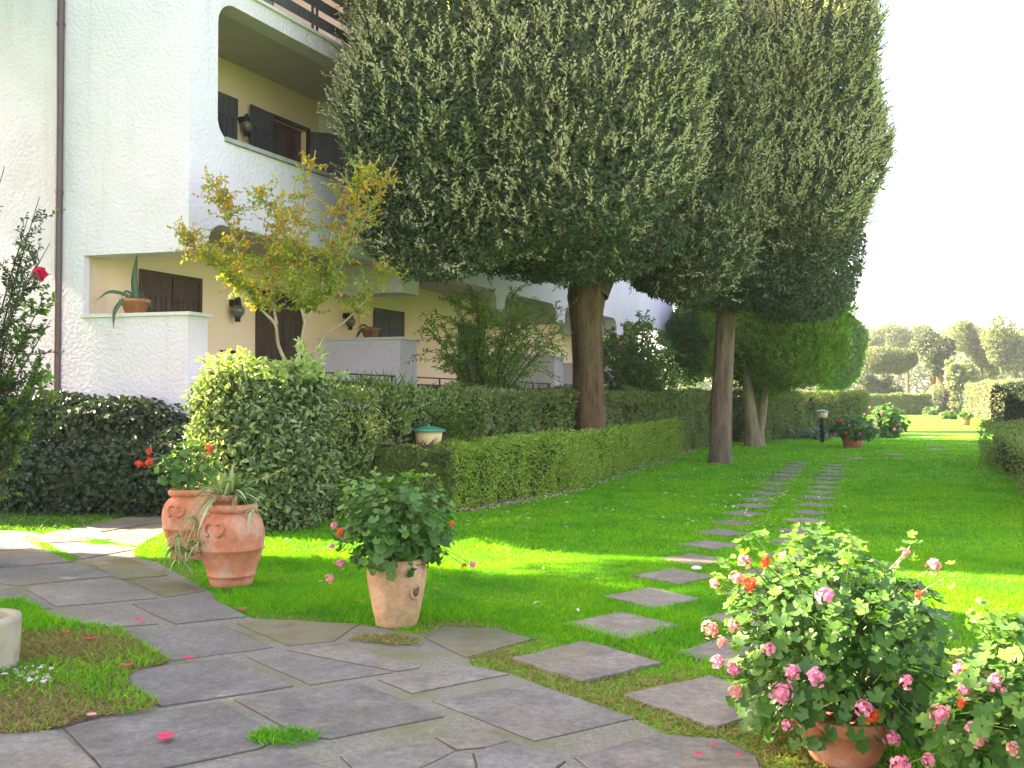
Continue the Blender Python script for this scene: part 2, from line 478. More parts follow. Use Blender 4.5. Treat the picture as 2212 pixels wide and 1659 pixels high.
# ------------------------------------------------------------------ ground
xs = np.array([-300, -200, -100, -40, -20, -10, 0, 10, 20, 40, 100, 200, 300.0])
ys = np.array([-300, -120, -30, 0, 10, 20, 40, 70, 110, 200, 300.0])
X, Y = np.meshgrid(xs, ys)
V = np.column_stack([X.ravel(), Y.ravel(), gz(X.ravel(), Y.ravel())])
nx = len(xs)
F = [[j * nx + i, j * nx + i + 1, (j + 1) * nx + i + 1, (j + 1) * nx + i] for j in range(len(ys) - 1) for i in range(nx - 1)]
lawn = MB().add(V, F).build('lawn', M['lawn'])
tag(lawn, 'green lawn spreading from the paving to the far hedges', 'lawn', kind='structure')


def inpoly(px, py, poly):
    p = np.array([(q[0], q[1]) for q in poly])
    r = np.zeros(len(px), bool)
    x1, y1 = p[:, 0], p[:, 1]
    x2, y2 = np.roll(x1, -1), np.roll(y1, -1)
    for a, b, c, d in zip(x1, y1, x2, y2):
        if b == d: continue
        cond = ((b > py) != (d > py)) & (px < (c - a) * (py - b) / (d - b) + a)
        r ^= cond
    return r


patio_px = [(-260, 1128), (95, 1152), (170, 1140), (300, 1112), (356, 1112), (356, 1150), (300, 1180), (290, 1203), (345, 1218), (455, 1280),
            (470, 1300), (545, 1338), (640, 1342), (770, 1350), (905, 1372), (960, 1355), (1068, 1359), (1156, 1382), (1012, 1425), (1020, 1440), (1104, 1458),
            (1240, 1510), (1290, 1535), (1376, 1558), (1442, 1592), (1560, 1598), (1640, 1636), (1680, 1760), (1500, 1900), (-500, 1900)]
patio_poly = [gp(*p) for p in patio_px]
patio = MB().prism(patio_poly, -.06, .006).build('patio', M['mortar'])
tag(patio, 'greenish mortar bed of the flagstone terrace', 'paving', kind='structure')

SL = [
    [(115, 275), (545, 243), (670, 292), (230, 318)], [(490, 212), (860, 188), (890, 200), (600, 248)], [(850, 155), (980, 148), (988, 186), (895, 194)],
    [(-300, 268), (70, 272), (200, 345), (-300, 380)], [(-300, 388), (200, 350), (435, 428), (-300, 486)], [(315, 340), (760, 318), (828, 350), (500, 408)],
    [(-200, 495), (470, 440), (685, 512), (100, 572), (-100, 540)], [(-300, 610), (90, 600), (310, 706), (-300, 720)], [(165, 594), (718, 537), (945, 646), (340, 698)],
    [(545, 438), (765, 402), (1000, 510), (722, 535)], [(805, 553), (1045, 533), (1230, 602), (992, 640)],
    [(215, 735), (692, 695), (946, 803), (330, 848)], [(795, 682), (1238, 632), (1478, 758), (1052, 803)],
    [(735, 860), (1330, 807), (1638, 943), (1032, 1022)], [(1420, 800), (1570, 777), (2150, 802), (2000, 905), (1735, 932)],
    [(700, 1100), (1370, 1008), (1755, 1180), (962, 1302)],
]
SLAB_PX = [[(x * .36, 1062 + y * .36) for x, y in s] for s in SL]
MOSSY = {9, 10, 14}
SLAB_PX += [
    [(533, 1422), (610, 1411), (848, 1456), (672, 1482)], [(624, 1408), (738, 1393), (906, 1446), (858, 1454)],
    [(504, 1514), (773, 1479), (956, 1552), (712, 1600), (655, 1596)],
    [(140, 1579), (475, 1521), (604, 1600), (564, 1621), (340, 1668), (228, 1668), (180, 1620)],
    [(-300, 1612), (122, 1584), (215, 1665), (240, 1690), (-300, 1700)],
    [(330, 1678), (610, 1628), (716, 1668), (800, 1720), (420, 1790)],
    [(820, 1472), (1014, 1443), (1098, 1460), (892, 1501)],
    [(917, 1379), (960, 1359), (1068, 1363), (1150, 1383), (1007, 1424)],
    [(938, 1519), (1154, 1481), (1372, 1555), (1154, 1605)],
    [(946, 1598), (1043, 1577), (1100, 1607), (1050, 1619), (985, 1624)], [(737, 1638), (941, 1600), (981, 1627), (880, 1676), (790, 1690)],
    [(1027, 1630), (1056, 1620), (1102, 1609), (1223, 1649), (1160, 1690), (1034, 1684)], [(986, 1629), (1022, 1632), (1030, 1682), (890, 1690), (888, 1676)],
    [(1244, 1640), (1428, 1591), (1560, 1602), (1636, 1640), (1660, 1740), (1360, 1740)],
    [(-300, 1715), (250, 1700), (400, 1800), (-300, 1850)],
]
MOSSY |= {23}
slab_polys = []
joint = MB()
r_ = random.Random(3)
for k, s in enumerate(SLAB_PX):
    poly = [gp(*p) for p in s]
    # worn, slightly wandering edges
    pts = []
    for i, p in enumerate(poly):
        q = poly[(i + 1) % len(poly)]
        n_ = max(2, int((q - p).length / .14))
        for j in range(n_):
            w = p.lerp(q, j / n_)
            jit = .0035 if j else .006
            pts.append((w.x + r_.uniform(-jit, jit), w.y + r_.uniform(-jit, jit)))
    slab_polys.append(pts)
    q_ = np.array(pts); c_ = q_.mean(0); d_ = q_ - c_
    joint.prism(c_ + d_ * (1 + .006 / np.linalg.norm(d_, axis=1)[:, None]), .0, .0085)
    MB().prism(pts, -.03, .013 + r_.uniform(-.003, .003), inset=.004).build('slab', M['moss_slab'] if k in MOSSY else M['slab'], patio)

jo = joint.build('joint_dirt', M['joint'], patio); jo['kind'] = 'stuff'

# two parallel lines of stepping stones
T0, T1 = gp(1262, 1434), gp(1704, 1021)
tdir = (T1 - T0); tdir.z = 0
step = tdir.length / 16
tdir.normalize()
stones = []
stone_parent = empty('stepping_stone_path', T0, 'two parallel lines of square stepping stones sunk in the lawn', 'path')
stone_parent["kind"] = 'structure'


def stone(c, side, az, k):
    r2 = random.Random(k * 13 + 5)
    A = Vector((math.sin(az), math.cos(az))); B = Vector((A.y, -A.x))
    pts = []
    cs = [(-1, -1), (1, -1), (1, 1), (-1, 1)]
    corners = [Vector((c.x, c.y)) + A * (sx * side * .5 * r2.uniform(.92, 1.06)) + B * (sy * side * .5 * r2.uniform(.92, 1.06)) for sx, sy in cs]
    for i in range(4):
        p, q = corners[i], corners[(i + 1) % 4]
        for j in range(4):
            w = p.lerp(q, j / 4)
            ji = .014
            pts.append((w.x + r2.uniform(-ji, ji), w.y + r2.uniform(-ji, ji)))
    stones.append(pts)
    MB().prism(pts, -.03, .020 + r2.uniform(-.004, .006), inset=.006).build('stepping_stone', M['step'], stone_parent)


for i in range(20):
    stone(T0 + tdir * step * i, max(.42, .585 - .026 * i), math.radians(52 + random.uniform(-4, 4)), i)
S0 = gp(1540, 1518)
for i in range(20):
    stone(S0 + tdir * step * i, max(.41, .585 - .03 * i), math.radians(52 + random.uniform(-4, 4)), 40 + i)
for k, p in enumerate([(1848, 991), (1934, 984), (2024, 972), (2024, 961), (2088, 959), (2010, 944)]):
    stone(gp(*p), .5, math.radians(60), 90 + k)

# soil strip at the foot of the low hedge
sp = [(985, 1112), (1100, 1086), (1245, 1052), (1345, 1014), (1440, 985), (1535, 962), (1530, 955), (1330, 1000), (1180, 1050), (960, 1100)]
soil = MB().prism([gp(*p) for p in sp], -.05, .012).build('soil_strip', M['soil'])
tag(soil, 'strip of bare brown soil at the foot of the clipped hedge', 'soil', kind='structure')

# ------------------------------------------------------------------ house
PF = 9.9
D1 = Vector((.437, .9, 0)).normalized()
EW = Vector((.967, -.254, 0)).normalized()           # along the gable towards the corner
NF = Vector((D1.y, -D1.x, 0))                         # outward normal of the long front
CX = (405 - 1106) / FPX
cz = PF / (D1.x - D1.y * CX)
HC = Vector((CX * cz, cz, 0))


def HP(a, b, z):
    return HC + D1 * a - EW * b + Vector((0, 0, z))


def a_of(dx, b):
    """distance along the front at depth b behind it that is seen at column dx"""
    k = (dx - 1106) / FPX
    o = HC - EW * b
    return (k * o.y - o.x) / (D1.x - k * D1.y)


def z_of(dx, dy, b):
    a = a_of(dx, b)
    return at(dx, dy, HP(a, b, 0).y).z


house = empty('apartment_house', HC, 'white stuccoed apartment house with cream porches, balconies and dark shutters', 'house')


def skew_extrude(loops, d0, d1, fn, m, name, parent):
    """flat outline with holes (u,z) extruded over depth d0..d1 and mapped by fn(u,z,d)"""
    cu = bpy.data.curves.new(name, 'CURVE')
    cu.dimensions = '2D'; cu.fill_mode = 'BOTH'; cu.extrude = .5
    for lp in loops:
        s = cu.splines.new('POLY'); s.points.add(len(lp) - 1)
        for i, p in enumerate(lp): s.points[i].co = (p[0], p[1], 0, 1)
        s.use_cyclic_u = True
    ob = bpy.data.objects.new(name, cu)
    me = bpy.data.meshes.new_from_object(ob)
    bpy.data.objects.remove(ob); bpy.data.curves.remove(cu)
    for v in me.vertices:
        d = d0 + (v.co.z + .5) * (d1 - d0)
        v.co = fn(v.co.x, v.co.y, d)
    me.materials.clear(); me.materials.append(m)
    me.polygons.foreach_set("use_smooth", np.zeros(len(me.polygons), dtype=bool))
    me.name = name
    return link(name, me, parent)


def arc(cx, cy, r, a0, a1, n=8):
    return [(cx + r * math.cos(math.radians(a0 + (a1 - a0) * i / n)), cy + r * math.sin(math.radians(a0 + (a1 - a0) * i / n))) for i in range(n + 1)]


def round_rect(x0, x1, y0, y1, r):
    return arc(x1 - r, y0 + r, r, -90, 0) + arc(x1 - r, y1 - r, r, 0, 90) + arc(x0 + r, y1 - r, r, 90, 180) + arc(x0 + r, y0 + r, r, 180, 270)


HTOP, LEDGE, BEAM, ARCH, SILL, BTOP, SLABT, FLOOR = 9.9, 2.80, 3.65, 4.12, 5.42, 7.41, 7.67, 1.2
BD = 1.75
LEN = 23.6
# gable wall with the wrap-round porch opening
gable = [(0, -.2), (11, -.2), (11, HTOP), (1.3, HTOP), (0.0, 8.9), (0, BEAM), (1.71, BEAM), (1.71, LEDGE - .05), (0, LEDGE - .05)]
skew_extrude([gable], 0, .38, lambda u, z, d: HP(d, u, z), M['stucco'], 'gable_wall', house)
# long front: hanging beams with rounded openings, balcony openings with rounded corners
ops = [(.38, 5.51), (6.12, 9.52), (9.94, 12.94), (13.54, 17.6), (18.2, 23.0)]
outl = [(.38, SLABT), (LEN, SLABT), (LEN, BEAM)]
for lo, hi in reversed(ops):
    r = .30
    outl += [(hi, BEAM)] + arc(hi - r, ARCH - r, r, 0, 90) + arc(lo + r, ARCH - r, r, 90, 180) + ([(lo, BEAM)] if lo > .5 else [])
balc = [(.55, 5.5), (6.12, 12.9), (13.54, 17.6), (18.2, 23.0)]
skew_extrude([outl] + [round_rect(lo, hi, SILL - .07, BTOP, .34) for lo, hi in balc], 0, .34, lambda u, z, d: HP(u, d, z), M['stucco'], 'front_wall', house)


def hbox(name, a0, a1, b0, b1, z0, z1, m, parent=house):
    return MB().box(HP(a0, b0, z0), D1 * (a1 - a0), -EW * (b1 - b0), Vector((0, 0, z1 - z0))).build(name, m, parent)


hbox('plinth', .38, LEN, .03, .34, -.2, FLOOR, M['stucco'])
hbox('porch_floor', .38, LEN, .34, BD, FLOOR - .2, FLOOR - .004, M['greystone'])
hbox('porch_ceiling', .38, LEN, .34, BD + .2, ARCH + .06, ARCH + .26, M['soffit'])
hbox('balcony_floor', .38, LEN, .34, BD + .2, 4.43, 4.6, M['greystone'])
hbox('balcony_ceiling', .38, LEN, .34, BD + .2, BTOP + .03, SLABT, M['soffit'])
hbox('terrace_edge', .38, LEN, -.05, .5, SLABT, SLABT + .05, M['marble'])
hbox('end_wall', LEN, LEN + .35, 1.35, 11, -.2, HTOP, M['stucco'])
hbox('roof', -.4, LEN + .8, 1.3, 11.5, HTOP, HTOP + .4, M['terracotta'])
hbox('rear_wall', .38, LEN, 10.6, 11, -.2, HTOP, M['stucco'])
for lo, hi in balc:
    hbox('balcony_sill', lo + .14, hi - .14, -.05, .36, SILL - .065, SILL, M['greystone'])
# parapets and their stone ledges: the gable end and the two dividers
MB().box(HP(-.03, -.04, LEDGE - .048), D1 * .46, -EW * 1.78, Vector((0, 0, .05))).build('parapet_ledge', M['marble'], house)
for a0, a1 in ((5.51, 6.12), (12.94, 13.54), (17.6, 18.2)):
    hbox('parapet', a0, a1, .035, BD, -.2, LEDGE - .05, M['stucco'])
    hbox('parapet_ledge', a0 - .04, a1 + .04, -.02, BD, LEDGE - .048, LEDGE, M['marble'])
    hbox('hanging_divider', a0, a1, .341, BD, BEAM, ARCH + .058, M['stucco'])
    hbox('balcony_divider', a0, a1, .341, BD, 4.6, BTOP + .028, M['stucco'])
# cream back wall with the open balcony window
wa0, wa1 = a_of(578, BD), a_of(658, BD)
wz1, wz0 = z_of(566, 240, BD) - .06, 4.62 + .35
back = [(.381, FLOOR), (LEN, FLOOR), (LEN, HTOP - .01), (.381, HTOP - .01)]
skew_extrude([back, [(wa0, wz0), (wa1, wz0), (wa1, wz1), (wa0, wz1)]], BD, BD + .3, lambda u, z, d: HP(u, d, z), M['plaster'], 'back_wall', house)
hbox('inner_lining', .1, .376, BD - .04, BD - .001, FLOOR, BEAM, M['plaster'])


def plank_panel(name, O, A, N, w, z0, z1, nplank, m, rail=True, thick=.035, parent=house):
    """boarded shutter or door leaf: backing, boards and top rail; O at its lower inner corner"""
    A = A.normalized(); N = N.normalized()
    up = Vector((0, 0, 1))
    h = z1 - z0
    base = MB().box(O + up * z0, A * w, N * (thick * .45), up * h).build(name, M['void'] if False else m, parent)
    pw = w / nplank
    zt = h * .80 if rail else h
    for i in range(nplank):
        MB().box(O + A * (i * pw + .009) + N * (thick * .5) + up * (z0 + .01), A * (pw - .018), N * (thick * .5), up * (zt - .02)).build('plank', m, base)
        MB().box(O + A * (i * pw - .006) + N * (thick * .47) + up * (z0 + zt * .72), A * .012, N * (thick * .3), up * zt * .2).build('slot', M['black'], base) if 0 < i else None
    if rail:
        MB().box(O + N * (thick * .5) + up * (z0 + zt), A * w, N * (thick * .6), up * (h - zt)).build('top_rail', m, base)
    return base


def wall_frame(name, a0, a1, z0, z1, b, m, t=.07, out=.05):
    mb = MB()
    O = lambda a, z: HP(a, b, z) + NF * .002
    for (x0, x1, y0, y1) in ((a0 - t, a1 + t, z1, z1 + t), (a0 - t, a0, z0, z1), (a1, a1 + t, z0, z1)):
        mb.box(O(x0, y0), D1 * (x1 - x0), NF * out, Vector((0, 0, y1 - y0)))
    return mb.build(name, m, house)


def closed_shutters(x0, x1, ytop, xt, zbot, nleaf, nplank, m):
    a0, a1 = a_of(x0, BD), a_of(x1, BD)
    zt = z_of(xt, ytop, BD)
    wall_frame('window_frame', a0, a1, zbot, zt, BD, m)
    w = (a1 - a0) / nleaf
    for i in range(nleaf):
        plank_panel('shutter', HP(a0 + w * i + .008, BD, 0) + NF * .004, D1, NF, w - .016, zbot + .01, zt - .01, nplank, m)
    return a0, a1, zt


closed_shutters(305, 424, 592, 305, 1.95, 2, 5, M['wood'])
closed_shutters(809, 866, 672, 809, 1.95, 2, 5, M['greywood'])


def door(x0, x1, ytop, m, n=7):
    a0, a1 = a_of(x0, BD), a_of(x1, BD)
    zt = z_of(x0, ytop, BD)
    wall_frame('door_frame', a0, a1, FLOOR, zt, BD, m)
    d = plank_panel('door', HP(a0 + .008, BD, 0) + NF * .004, D1, NF, a1 - a0 - .016, FLOOR + .01, zt - .01, n, m)
    MB().box(HP(a0 + .1, BD, FLOOR + 1.0) + NF * .045, D1 * .03, NF * .06, Vector((0, 0, .12))).build('door_handle', M['black'], d)


door(556, 646, 632, M['wood'])
door(992, 1040, 705, M['greywood'], 6)
# balcony: window, one shutter folded on the wall, one swung out, the neighbour's shutter
zs0 = 4.62 + .35
zsT = z_of(505, 216, BD)
a0, a1 = a_of(440, BD), a_of(504, BD)
plank_panel('shutter', HP(a0, BD, 0) + NF * .03, D1, NF, a1 - a0, zs0, zsT, 5, M['greywood'])
a0, a1 = a_of(526, BD), a_of(578, BD)
plank_panel('shutter', HP(a0, BD, 0) + NF * .10, D1 + NF * -.06, NF, a1 - a0, zs0, zsT - .02, 5, M['greywood'])
wall_frame('window_frame', wa0, wa1, wz0, wz1, BD, M['wood'], .06, .06)
plank_panel('shutter', HP(wa1 + .02, BD, 0) + NF * .03, NF * .72 + D1 * .62, D1 * .72 - NF * .62, .84, zs0, wz1, 6, M['greywood'])
win = MB()
fw = wa1 - wa0
for (u0, u1, v0, v1) in ((0, .07, wz0, wz1), (fw - .07, fw, wz0, wz1), (.07, fw - .07, wz1 - .07, wz1), (.07, fw - .07, wz0, wz0 + .07), (fw * .62, fw * .70, wz0 + .07, wz1 - .07)):
    win.box(HP(wa0 + u0, BD + .10, v0), D1 * (u1 - u0), -EW * .06, Vector((0, 0, v1 - v0)))
wo = win.build('window', M['redwood'], house)
MB().box(HP(wa0 + .07, BD + .12, wz0 + .07), D1 * (fw * .62 - .07), -EW * .012, Vector((0, 0, wz1 - wz0 - .14))).build('pane', M['glass'], wo)
MB().box(HP(wa0 + fw * .70, BD + .12, wz0 + .07), D1 * (fw * .30 - .07), -EW * .012, Vector((0, 0, wz1 - wz0 - .14))).build('pane', M['glass'], wo)
hbox('room_lining', wa0 - .1, wa1 + .1, BD + .31, BD + .36, wz0 - .1, wz1 + .1, M['redwood'])
# terrace windows on the top floor
for aa in (2.2, 8.0):
    f = MB().box(HP(aa, BD, SLABT + .1) + NF * .002, D1 * 1.9, NF * .05, Vector((0, 0, 2.2))).build('terrace_window', M['greywood'], house)
    for i in range(4):
        for j in range(6):
            MB().box(HP(aa + .08 + i * .45, BD, SLABT + .18 + j * .35) + NF * .054, D1 * .4, NF * .01, Vector((0, 0, .31))).build('pane', M['glass'], f)
# wooden terrace railing
ztr = SLABT + .05
for i in range(3):
    MB().box(HP(.6, .03, ztr + .14 + i * .30), D1 * (LEN - .7), -EW * .035, Vector((0, 0, .17))).build('railing_board', M['greywood'], house)
for i in range(13):
    for o in (0, .12):
        MB().box(HP(1.0 + i * 1.85 + o, .068, ztr), D1 * .03, -EW * .03, Vector((0, 0, 1.0))).build('railing_post', M['black'], house)
# porch railings
for lo, hi in ops[:4]:
    lo2 = lo if lo > .5 else lo + .02
    MB().tube([HP(lo2, .14, 2.05), HP(hi, .14, 2.05)], .016, 6).build('porch_rail', M['black'], house)
    MB().box(HP(lo2, .12, 1.72), D1 * (hi - lo2), -EW * .04, Vector((0, 0, .20))).build('porch_rail_board', M['wood'], house)
    k = max(3, int((hi - lo) / .9))
    for i in range(k + 1):
        MB().box(HP(lo2 + .05 + (hi - lo2 - .1) * i / k, .165, FLOOR), D1 * .025, -EW * .025, Vector((0, 0, .84))).build('porch_rail_post', M['black'], house)
# rainwater pipe on the gable
ub = 2.08
pb = HP(-.06, ub, 0)
pp = MB().tube([pb + Vector((0, 0, z)) for z in (-.1, 2, 4, 6, 8, 10.9)], .052, 14).build('drainpipe', M['pipe'], house, True)
for z in (1.1, 4.55, 7.0, 9.4):
    MB().tube([pb + Vector((0, 0, z)), pb + Vector((0, 0, z + .05))], .060, 14).build('pipe_collar', M['pipe'], pp, True)
# old upright joint pipe by the second porch
MB().tube([HP(6.9, BD, FLOOR) + NF * .05, HP(6.9, BD, ARCH) + NF * .05], .03, 8).build('wall_conduit', M['plaster'], house)


def wall_lantern(x, y, b, s=1.0):
    a = a_of(x, b)
    c = HP(a, b, z_of(x, y, b)) + NF * .16
    lo = MB().box(c - NF * .158 - D1 * .04 + Vector((0, 0, .08 * s)), D1 * .08, NF * .11, Vector((0, 0, .12 * s))).build('wall_lantern', M['black'], house)
    MB().lathe([(0, -.20 * s), (.05 * s, -.20 * s), (.05 * s, -.13 * s), (.075 * s, -.11 * s)], 14, c).build('lantern_base', M['black'], lo, True)
    MB().lathe([(.078 * s, .09 * s), (.06 * s, .15 * s), (.05 * s, .22 * s), (.03 * s, .25 * s), (0, .26 * s)], 14, c).build('lantern_cap', M['black'], lo, True)
    MB().lathe([(.07 * s, -.11 * s), (.115 * s, -.05 * s), (.125 * s, 0), (.115 * s, .05 * s), (.075 * s, .09 * s)], 16, c).build('glass_globe', M['clear'], lo, True)


wall_lantern(497, 672, BD, .95)
wall_lantern(742, 695, BD, .85)
wall_lantern(514, 275, BD, .85)
for x, y in ((486, 763), (510, 764), (696, 774)):
    a = a_of(x, BD)
    MB().box(HP(a - .14, BD, z_of(x, y, BD)) + NF * .003, D1 * .28, NF * .012, Vector((0, 0, .05))).build('vent_slot', M['black'], house)

# ------------------------------------------------------------------ foliage builders
def super_dirs(n, r, ex, bias=None, keep_front=.0):
    """points on a rounded box of radii r (exponent ex) plus outward normals; back side thinned"""
    d = rand_dir(int(n * 1.6))
    q = np.abs(d) ** ex
    s = q.sum(1) ** (-1.0 / ex)
    p = d * s[:, None]                        # on the unit superellipsoid
    nrm = np.sign(p) * np.abs(p) ** (ex - 1) / np.array(r)
    nrm = unit(nrm)
    if bias is not None:
        w = .5 - .5 * (nrm @ np.array(bias))   # 1 facing the bias source, 0 away
        k = rng.random(len(p)) < (keep_front + (1 - keep_front) * np.clip(w * 1.7, 0, 1))
        p, nrm = p[k], nrm[k]
    p, nrm = p[:n], nrm[:n]
    return p * np.array(r), nrm


def crown(mb, c, r, n, L, W, ex=2.6, depth=.5, amp=.18, lsc=1.1, seed=1, front=.45, m=0, up=.45, six=False, droop=0.0, jitter=.9, bottom_cut=None):
    c = np.array(c, float)
    p, nr = super_dirs(n, r, ex, (0, 1, 0), front)
    dd = rng.random(len(p)) ** 1.6 * depth
    disp = lumps(p + c, amp, lsc, seed)
    P = c + p + nr * (disp - dd)[:, None]
    rd = rand_dir(len(P))
    D = unit(nr * .35 + rd * jitter + np.array([0, 0, up - droop]))
    N = unit(nr * .8 + np.array([0, 0, .5]) + rand_dir(len(P)) * .6)
    if bottom_cut is not None:
        k = P[:, 2] > bottom_cut + lumps(P, .12, 2.2, seed + 9)
        P, D, N = P[k], D[k], N[k]
    sz = rng.uniform(.7, 1.25, len(P))
    V, F = (leaf6 if six else leaf4)(P, D, N, L * sz, W * sz)
    mb.add(V, F, m)
    return mb


def dark_core(mb, c, r, n, L, m=0, ex=2.6, k0=.35, k1=.78):
    c = np.array(c, float)
    p, nr = super_dirs(n, r, ex)
    P = c + p * rng.uniform(k0, k1, len(p))[:, None]
    V, F = leaf4(P - rand_dir(len(P)) * L * .4, rand_dir(len(P)), nr + rand_dir(len(P)) * .5, L * rng.uniform(.7, 1.3, len(P)), L * .8)
    mb.add(V, F, m)


def sprigs(mb, c, r, n, length, L, W, ex=2.6, amp=.18, lsc=1.1, seed=1, m=1, tw=2, front=.2, zmin=None, upv=.9, bias=(0, 1, 0)):
    c = np.array(c, float)
    p, nr = super_dirs(n, r, ex, bias, front)
    P0 = c + p + nr * (lumps(p + c, amp, lsc, seed) - .04)[:, None]
    if zmin is not None:
        k = P0[:, 2] > zmin; P0, nr = P0[k], nr[k]
    n = len(P0)
    D = unit(nr * .55 + np.array([0, 0, upv]) + rng.normal(size=(n, 3)) * .28)
    ln = length * rng.uniform(.5, 1.35, n)
    per = 9
    tt = np.linspace(.25, 1.0, per)
    P = (P0[:, None, :] + D[:, None, :] * (ln[:, None] * tt)[:, :, None]).reshape(-1, 3)
    DD = np.repeat(D, per, 0)
    side = unit(np.cross(DD, rand_dir(len(DD))))
    LD = unit(side * .75 + DD * .8)
    sz = np.tile(1.1 - .5 * tt, n) * np.repeat(rng.uniform(.8, 1.2, n), per)
    V, F = leaf4(P, LD, unit(side * .2 + np.array([0, -.8, .6]) + rand_dir(len(P)) * .45), L * sz, W * sz, .15)
    mb.add(V, F, m)
    # the twig itself: a thin blade pair
    V, F = leaf4(P0, D, rand_dir(n), ln, np.full(n, .012), 0)
    mb.add(V, F, tw)


def limb_path(a, b, n=7, bend=.1, seed=0):
    r = np.random.default_rng(seed)
    a, b = np.array(a, float), np.array(b, float)
    t = np.linspace(0, 1, n)[:, None]
    p = a + (b - a) * t
    off = r.normal(size=3) * bend * np.linalg.norm(b - a)
    off2 = r.normal(size=(n, 3)) * bend * .15 * np.linalg.norm(b - a)
    return p + np.sin(t * np.pi) * off + off2 * (t > 0) * (t < 1)


def rough_trunk(mb, pts, rads, seg=20, ridges=7, depth=.06, seed=0, m=0, fine=6):
    """trunk with lengthwise ridges and a flared, uneven foot"""
    P = np.array(pts, float); R = np.array(rads, float)
    t = np.linspace(0, len(P) - 1, (len(P) - 1) * fine + 1)
    P = np.column_stack([np.interp(t, np.arange(len(pts)), P[:, i]) for i in range(3)])
    R = np.interp(t, np.arange(len(rads)), R)
    r = np.random.default_rng(seed)
    th = np.linspace(0, 2 * np.pi, seg, endpoint=False)
    ph = r.uniform(0, 6.28, 4)
    V = []
    for i in range(len(P)):
        s = i / len(P)
        rr = R[i] * (1 + depth * np.sin(ridges * th + ph[0] + 1.2 * s) + depth * .7 * np.sin((ridges - 3) * th + ph[1] - 2 * s) + depth * .5 * np.sin(11 * th + ph[2] + 5 * s) + r.normal(size=seg) * depth * .18)
        V.append(np.column_stack([P[i, 0] + np.cos(th) * rr, P[i, 1] + np.sin(th) * rr, np.full(seg, P[i, 2])]))
    V = np.concatenate(V)
    n = len(P)
    i = np.arange(n - 1)[:, None] * seg
    j = np.arange(seg)[None, :]; k = (j + 1) % seg
    mb.add(V, np.stack([i + j, i + k, i + seg + k, i + seg + j], -1).reshape(-1, 4), m)


# ------------------------------------------------------------------ the two clipped holm oaks
t1 = at(1272, 1045, 19.2); t1.z = gz(t1.x, t1.y)
oak1 = empty('holm_oak', t1, 'clipped holm oak with a thick leaning brown trunk rising behind the low hedge', 'tree', 'clipped holm oaks on the lawn')
tr = MB()
x0, y0, z0 = t1
rough_trunk(tr, [(x0 + .02, y0, z0 - .1), (x0, y0, z0 + .3), (x0 - .01, y0, z0 + 1.2), (x0 - .03, y0, z0 + 2.2), (x0 - .06, y0, z0 + 3.0), (x0 - .05, y0, z0 + 3.5), (x0 + .05, y0, z0 + 4.1), (x0 + .15, y0 + .1, z0 + 4.8)],
            [.42, .36, .325, .29, .30, .37, .36, .26], 24, 6, .05, 3)
for b_end, r0, sd in (((x0 + 1.25, y0 + .3, z0 + 5.6), .25, 1), ((x0 - 1.6, y0 + .2, z0 + 6.2), .2, 2), ((x0 + .2, y0 + 1.2, z0 + 7), .2, 3), ((x0 - .4, y0 - 1.0, z0 + 6.6), .16, 4)):
    st = (x0 + (.16 if sd == 1 else -.04), y0, z0 + (3.55 if sd == 1 else 4.0))
    pth = limb_path(st, b_end, 8, .05, sd)
    tr.tube(pth, np.linspace(r0, .05, 8), 12, 0, .06)
tr.build('trunk', M['bark'], oak1, True)
C1 = at(1118, 300, 16.9); C1.z = 7.25
R1 = (2.95, 2.6, 3.3)
cr = MB()
crown(cr, C1, R1, 165000, .09, .045, 3.7, .8, .34, 1.5, 5, .4)
dark_core(cr, C1, R1, 12000, .22, 0, 3.7, .3, .74)
# hanging skirt of leaves round the trunk head
crown(cr, (x0 + .1, y0 - .2, z0 + 4.45), (1.9, 1.7, .75), 18000, .10, .05, 2.2, .6, .18, 1.6, 6, .6, up=.1, droop=.5)
sprigs(cr, C1, R1, 4000, .42, .105, .045, 3.7, .34, 1.5, 5, 1, bias=(-.3, .85, -.45))  # young pale sprigs weighted right and up, standing in for skylight there
cr.build('crown', [M['oak'], M['oak_new'], M['twig']], oak1)

t2 = gp(1557, 1000)
oak2 = empty('holm_oak', t2, 'clipped holm oak with twin grey brown trunks standing on the open lawn', 'tree', 'clipped holm oaks on the lawn')
tr = MB()
x0, y0, z0 = t2
rough_trunk(tr, [(x0 - .02, y0, z0 - .1), (x0 - .02, y0, z0 + .25), (x0, y0, z0 + 1.4), (x0 + .10, y0, z0 + 2.8), (x0 + .18, y0, z0 + 4.2), (x0 + .2, y0, z0 + 5.5)], [.29, .245, .215, .20, .20, .15], 22, 7, .07, 8)
rough_trunk(tr, [(x0 + .16, y0 + .55, z0 - .1), (x0 + .17, y0 + .5, z0 + .3), (x0 + .2, y0 + .45, z0 + 1.4), (x0 + .26, y0 + .4, z0 + 2.8), (x0 + .35, y0 + .4, z0 + 4.2), (x0 + .5, y0 + .5, z0 + 5.5)], [.24, .19, .165, .15, .15, .12], 20, 6, .07, 9)
for b_end, r0, sd in (((x0 + 1.5, y0 + .3, z0 + 6.2), .15, 1), ((x0 - 1.5, y0 + .2, z0 + 6.4), .15, 2), ((x0 + .4, y0 + 1.2, z0 + 7), .14, 3)):
    tr.tube(limb_path((x0 + .18, y0 + .1, z0 + 4.3), b_end, 8, .05, sd + 20), np.linspace(r0, .04, 8), 10, 0, .06)
tr.build('trunk', M['bark_grey'], oak2, True)
C2 = at(1560, 330, 21.4); C2.z = 7.5
R2 = (2.78, 2.9, 3.4)
cr = MB()
crown(cr, C2, R2, 140000, .10, .05, 3.4, .8, .34, 1.4, 15, .4)
CB = at(1470, 250, 19.4); CB.z = 7.25
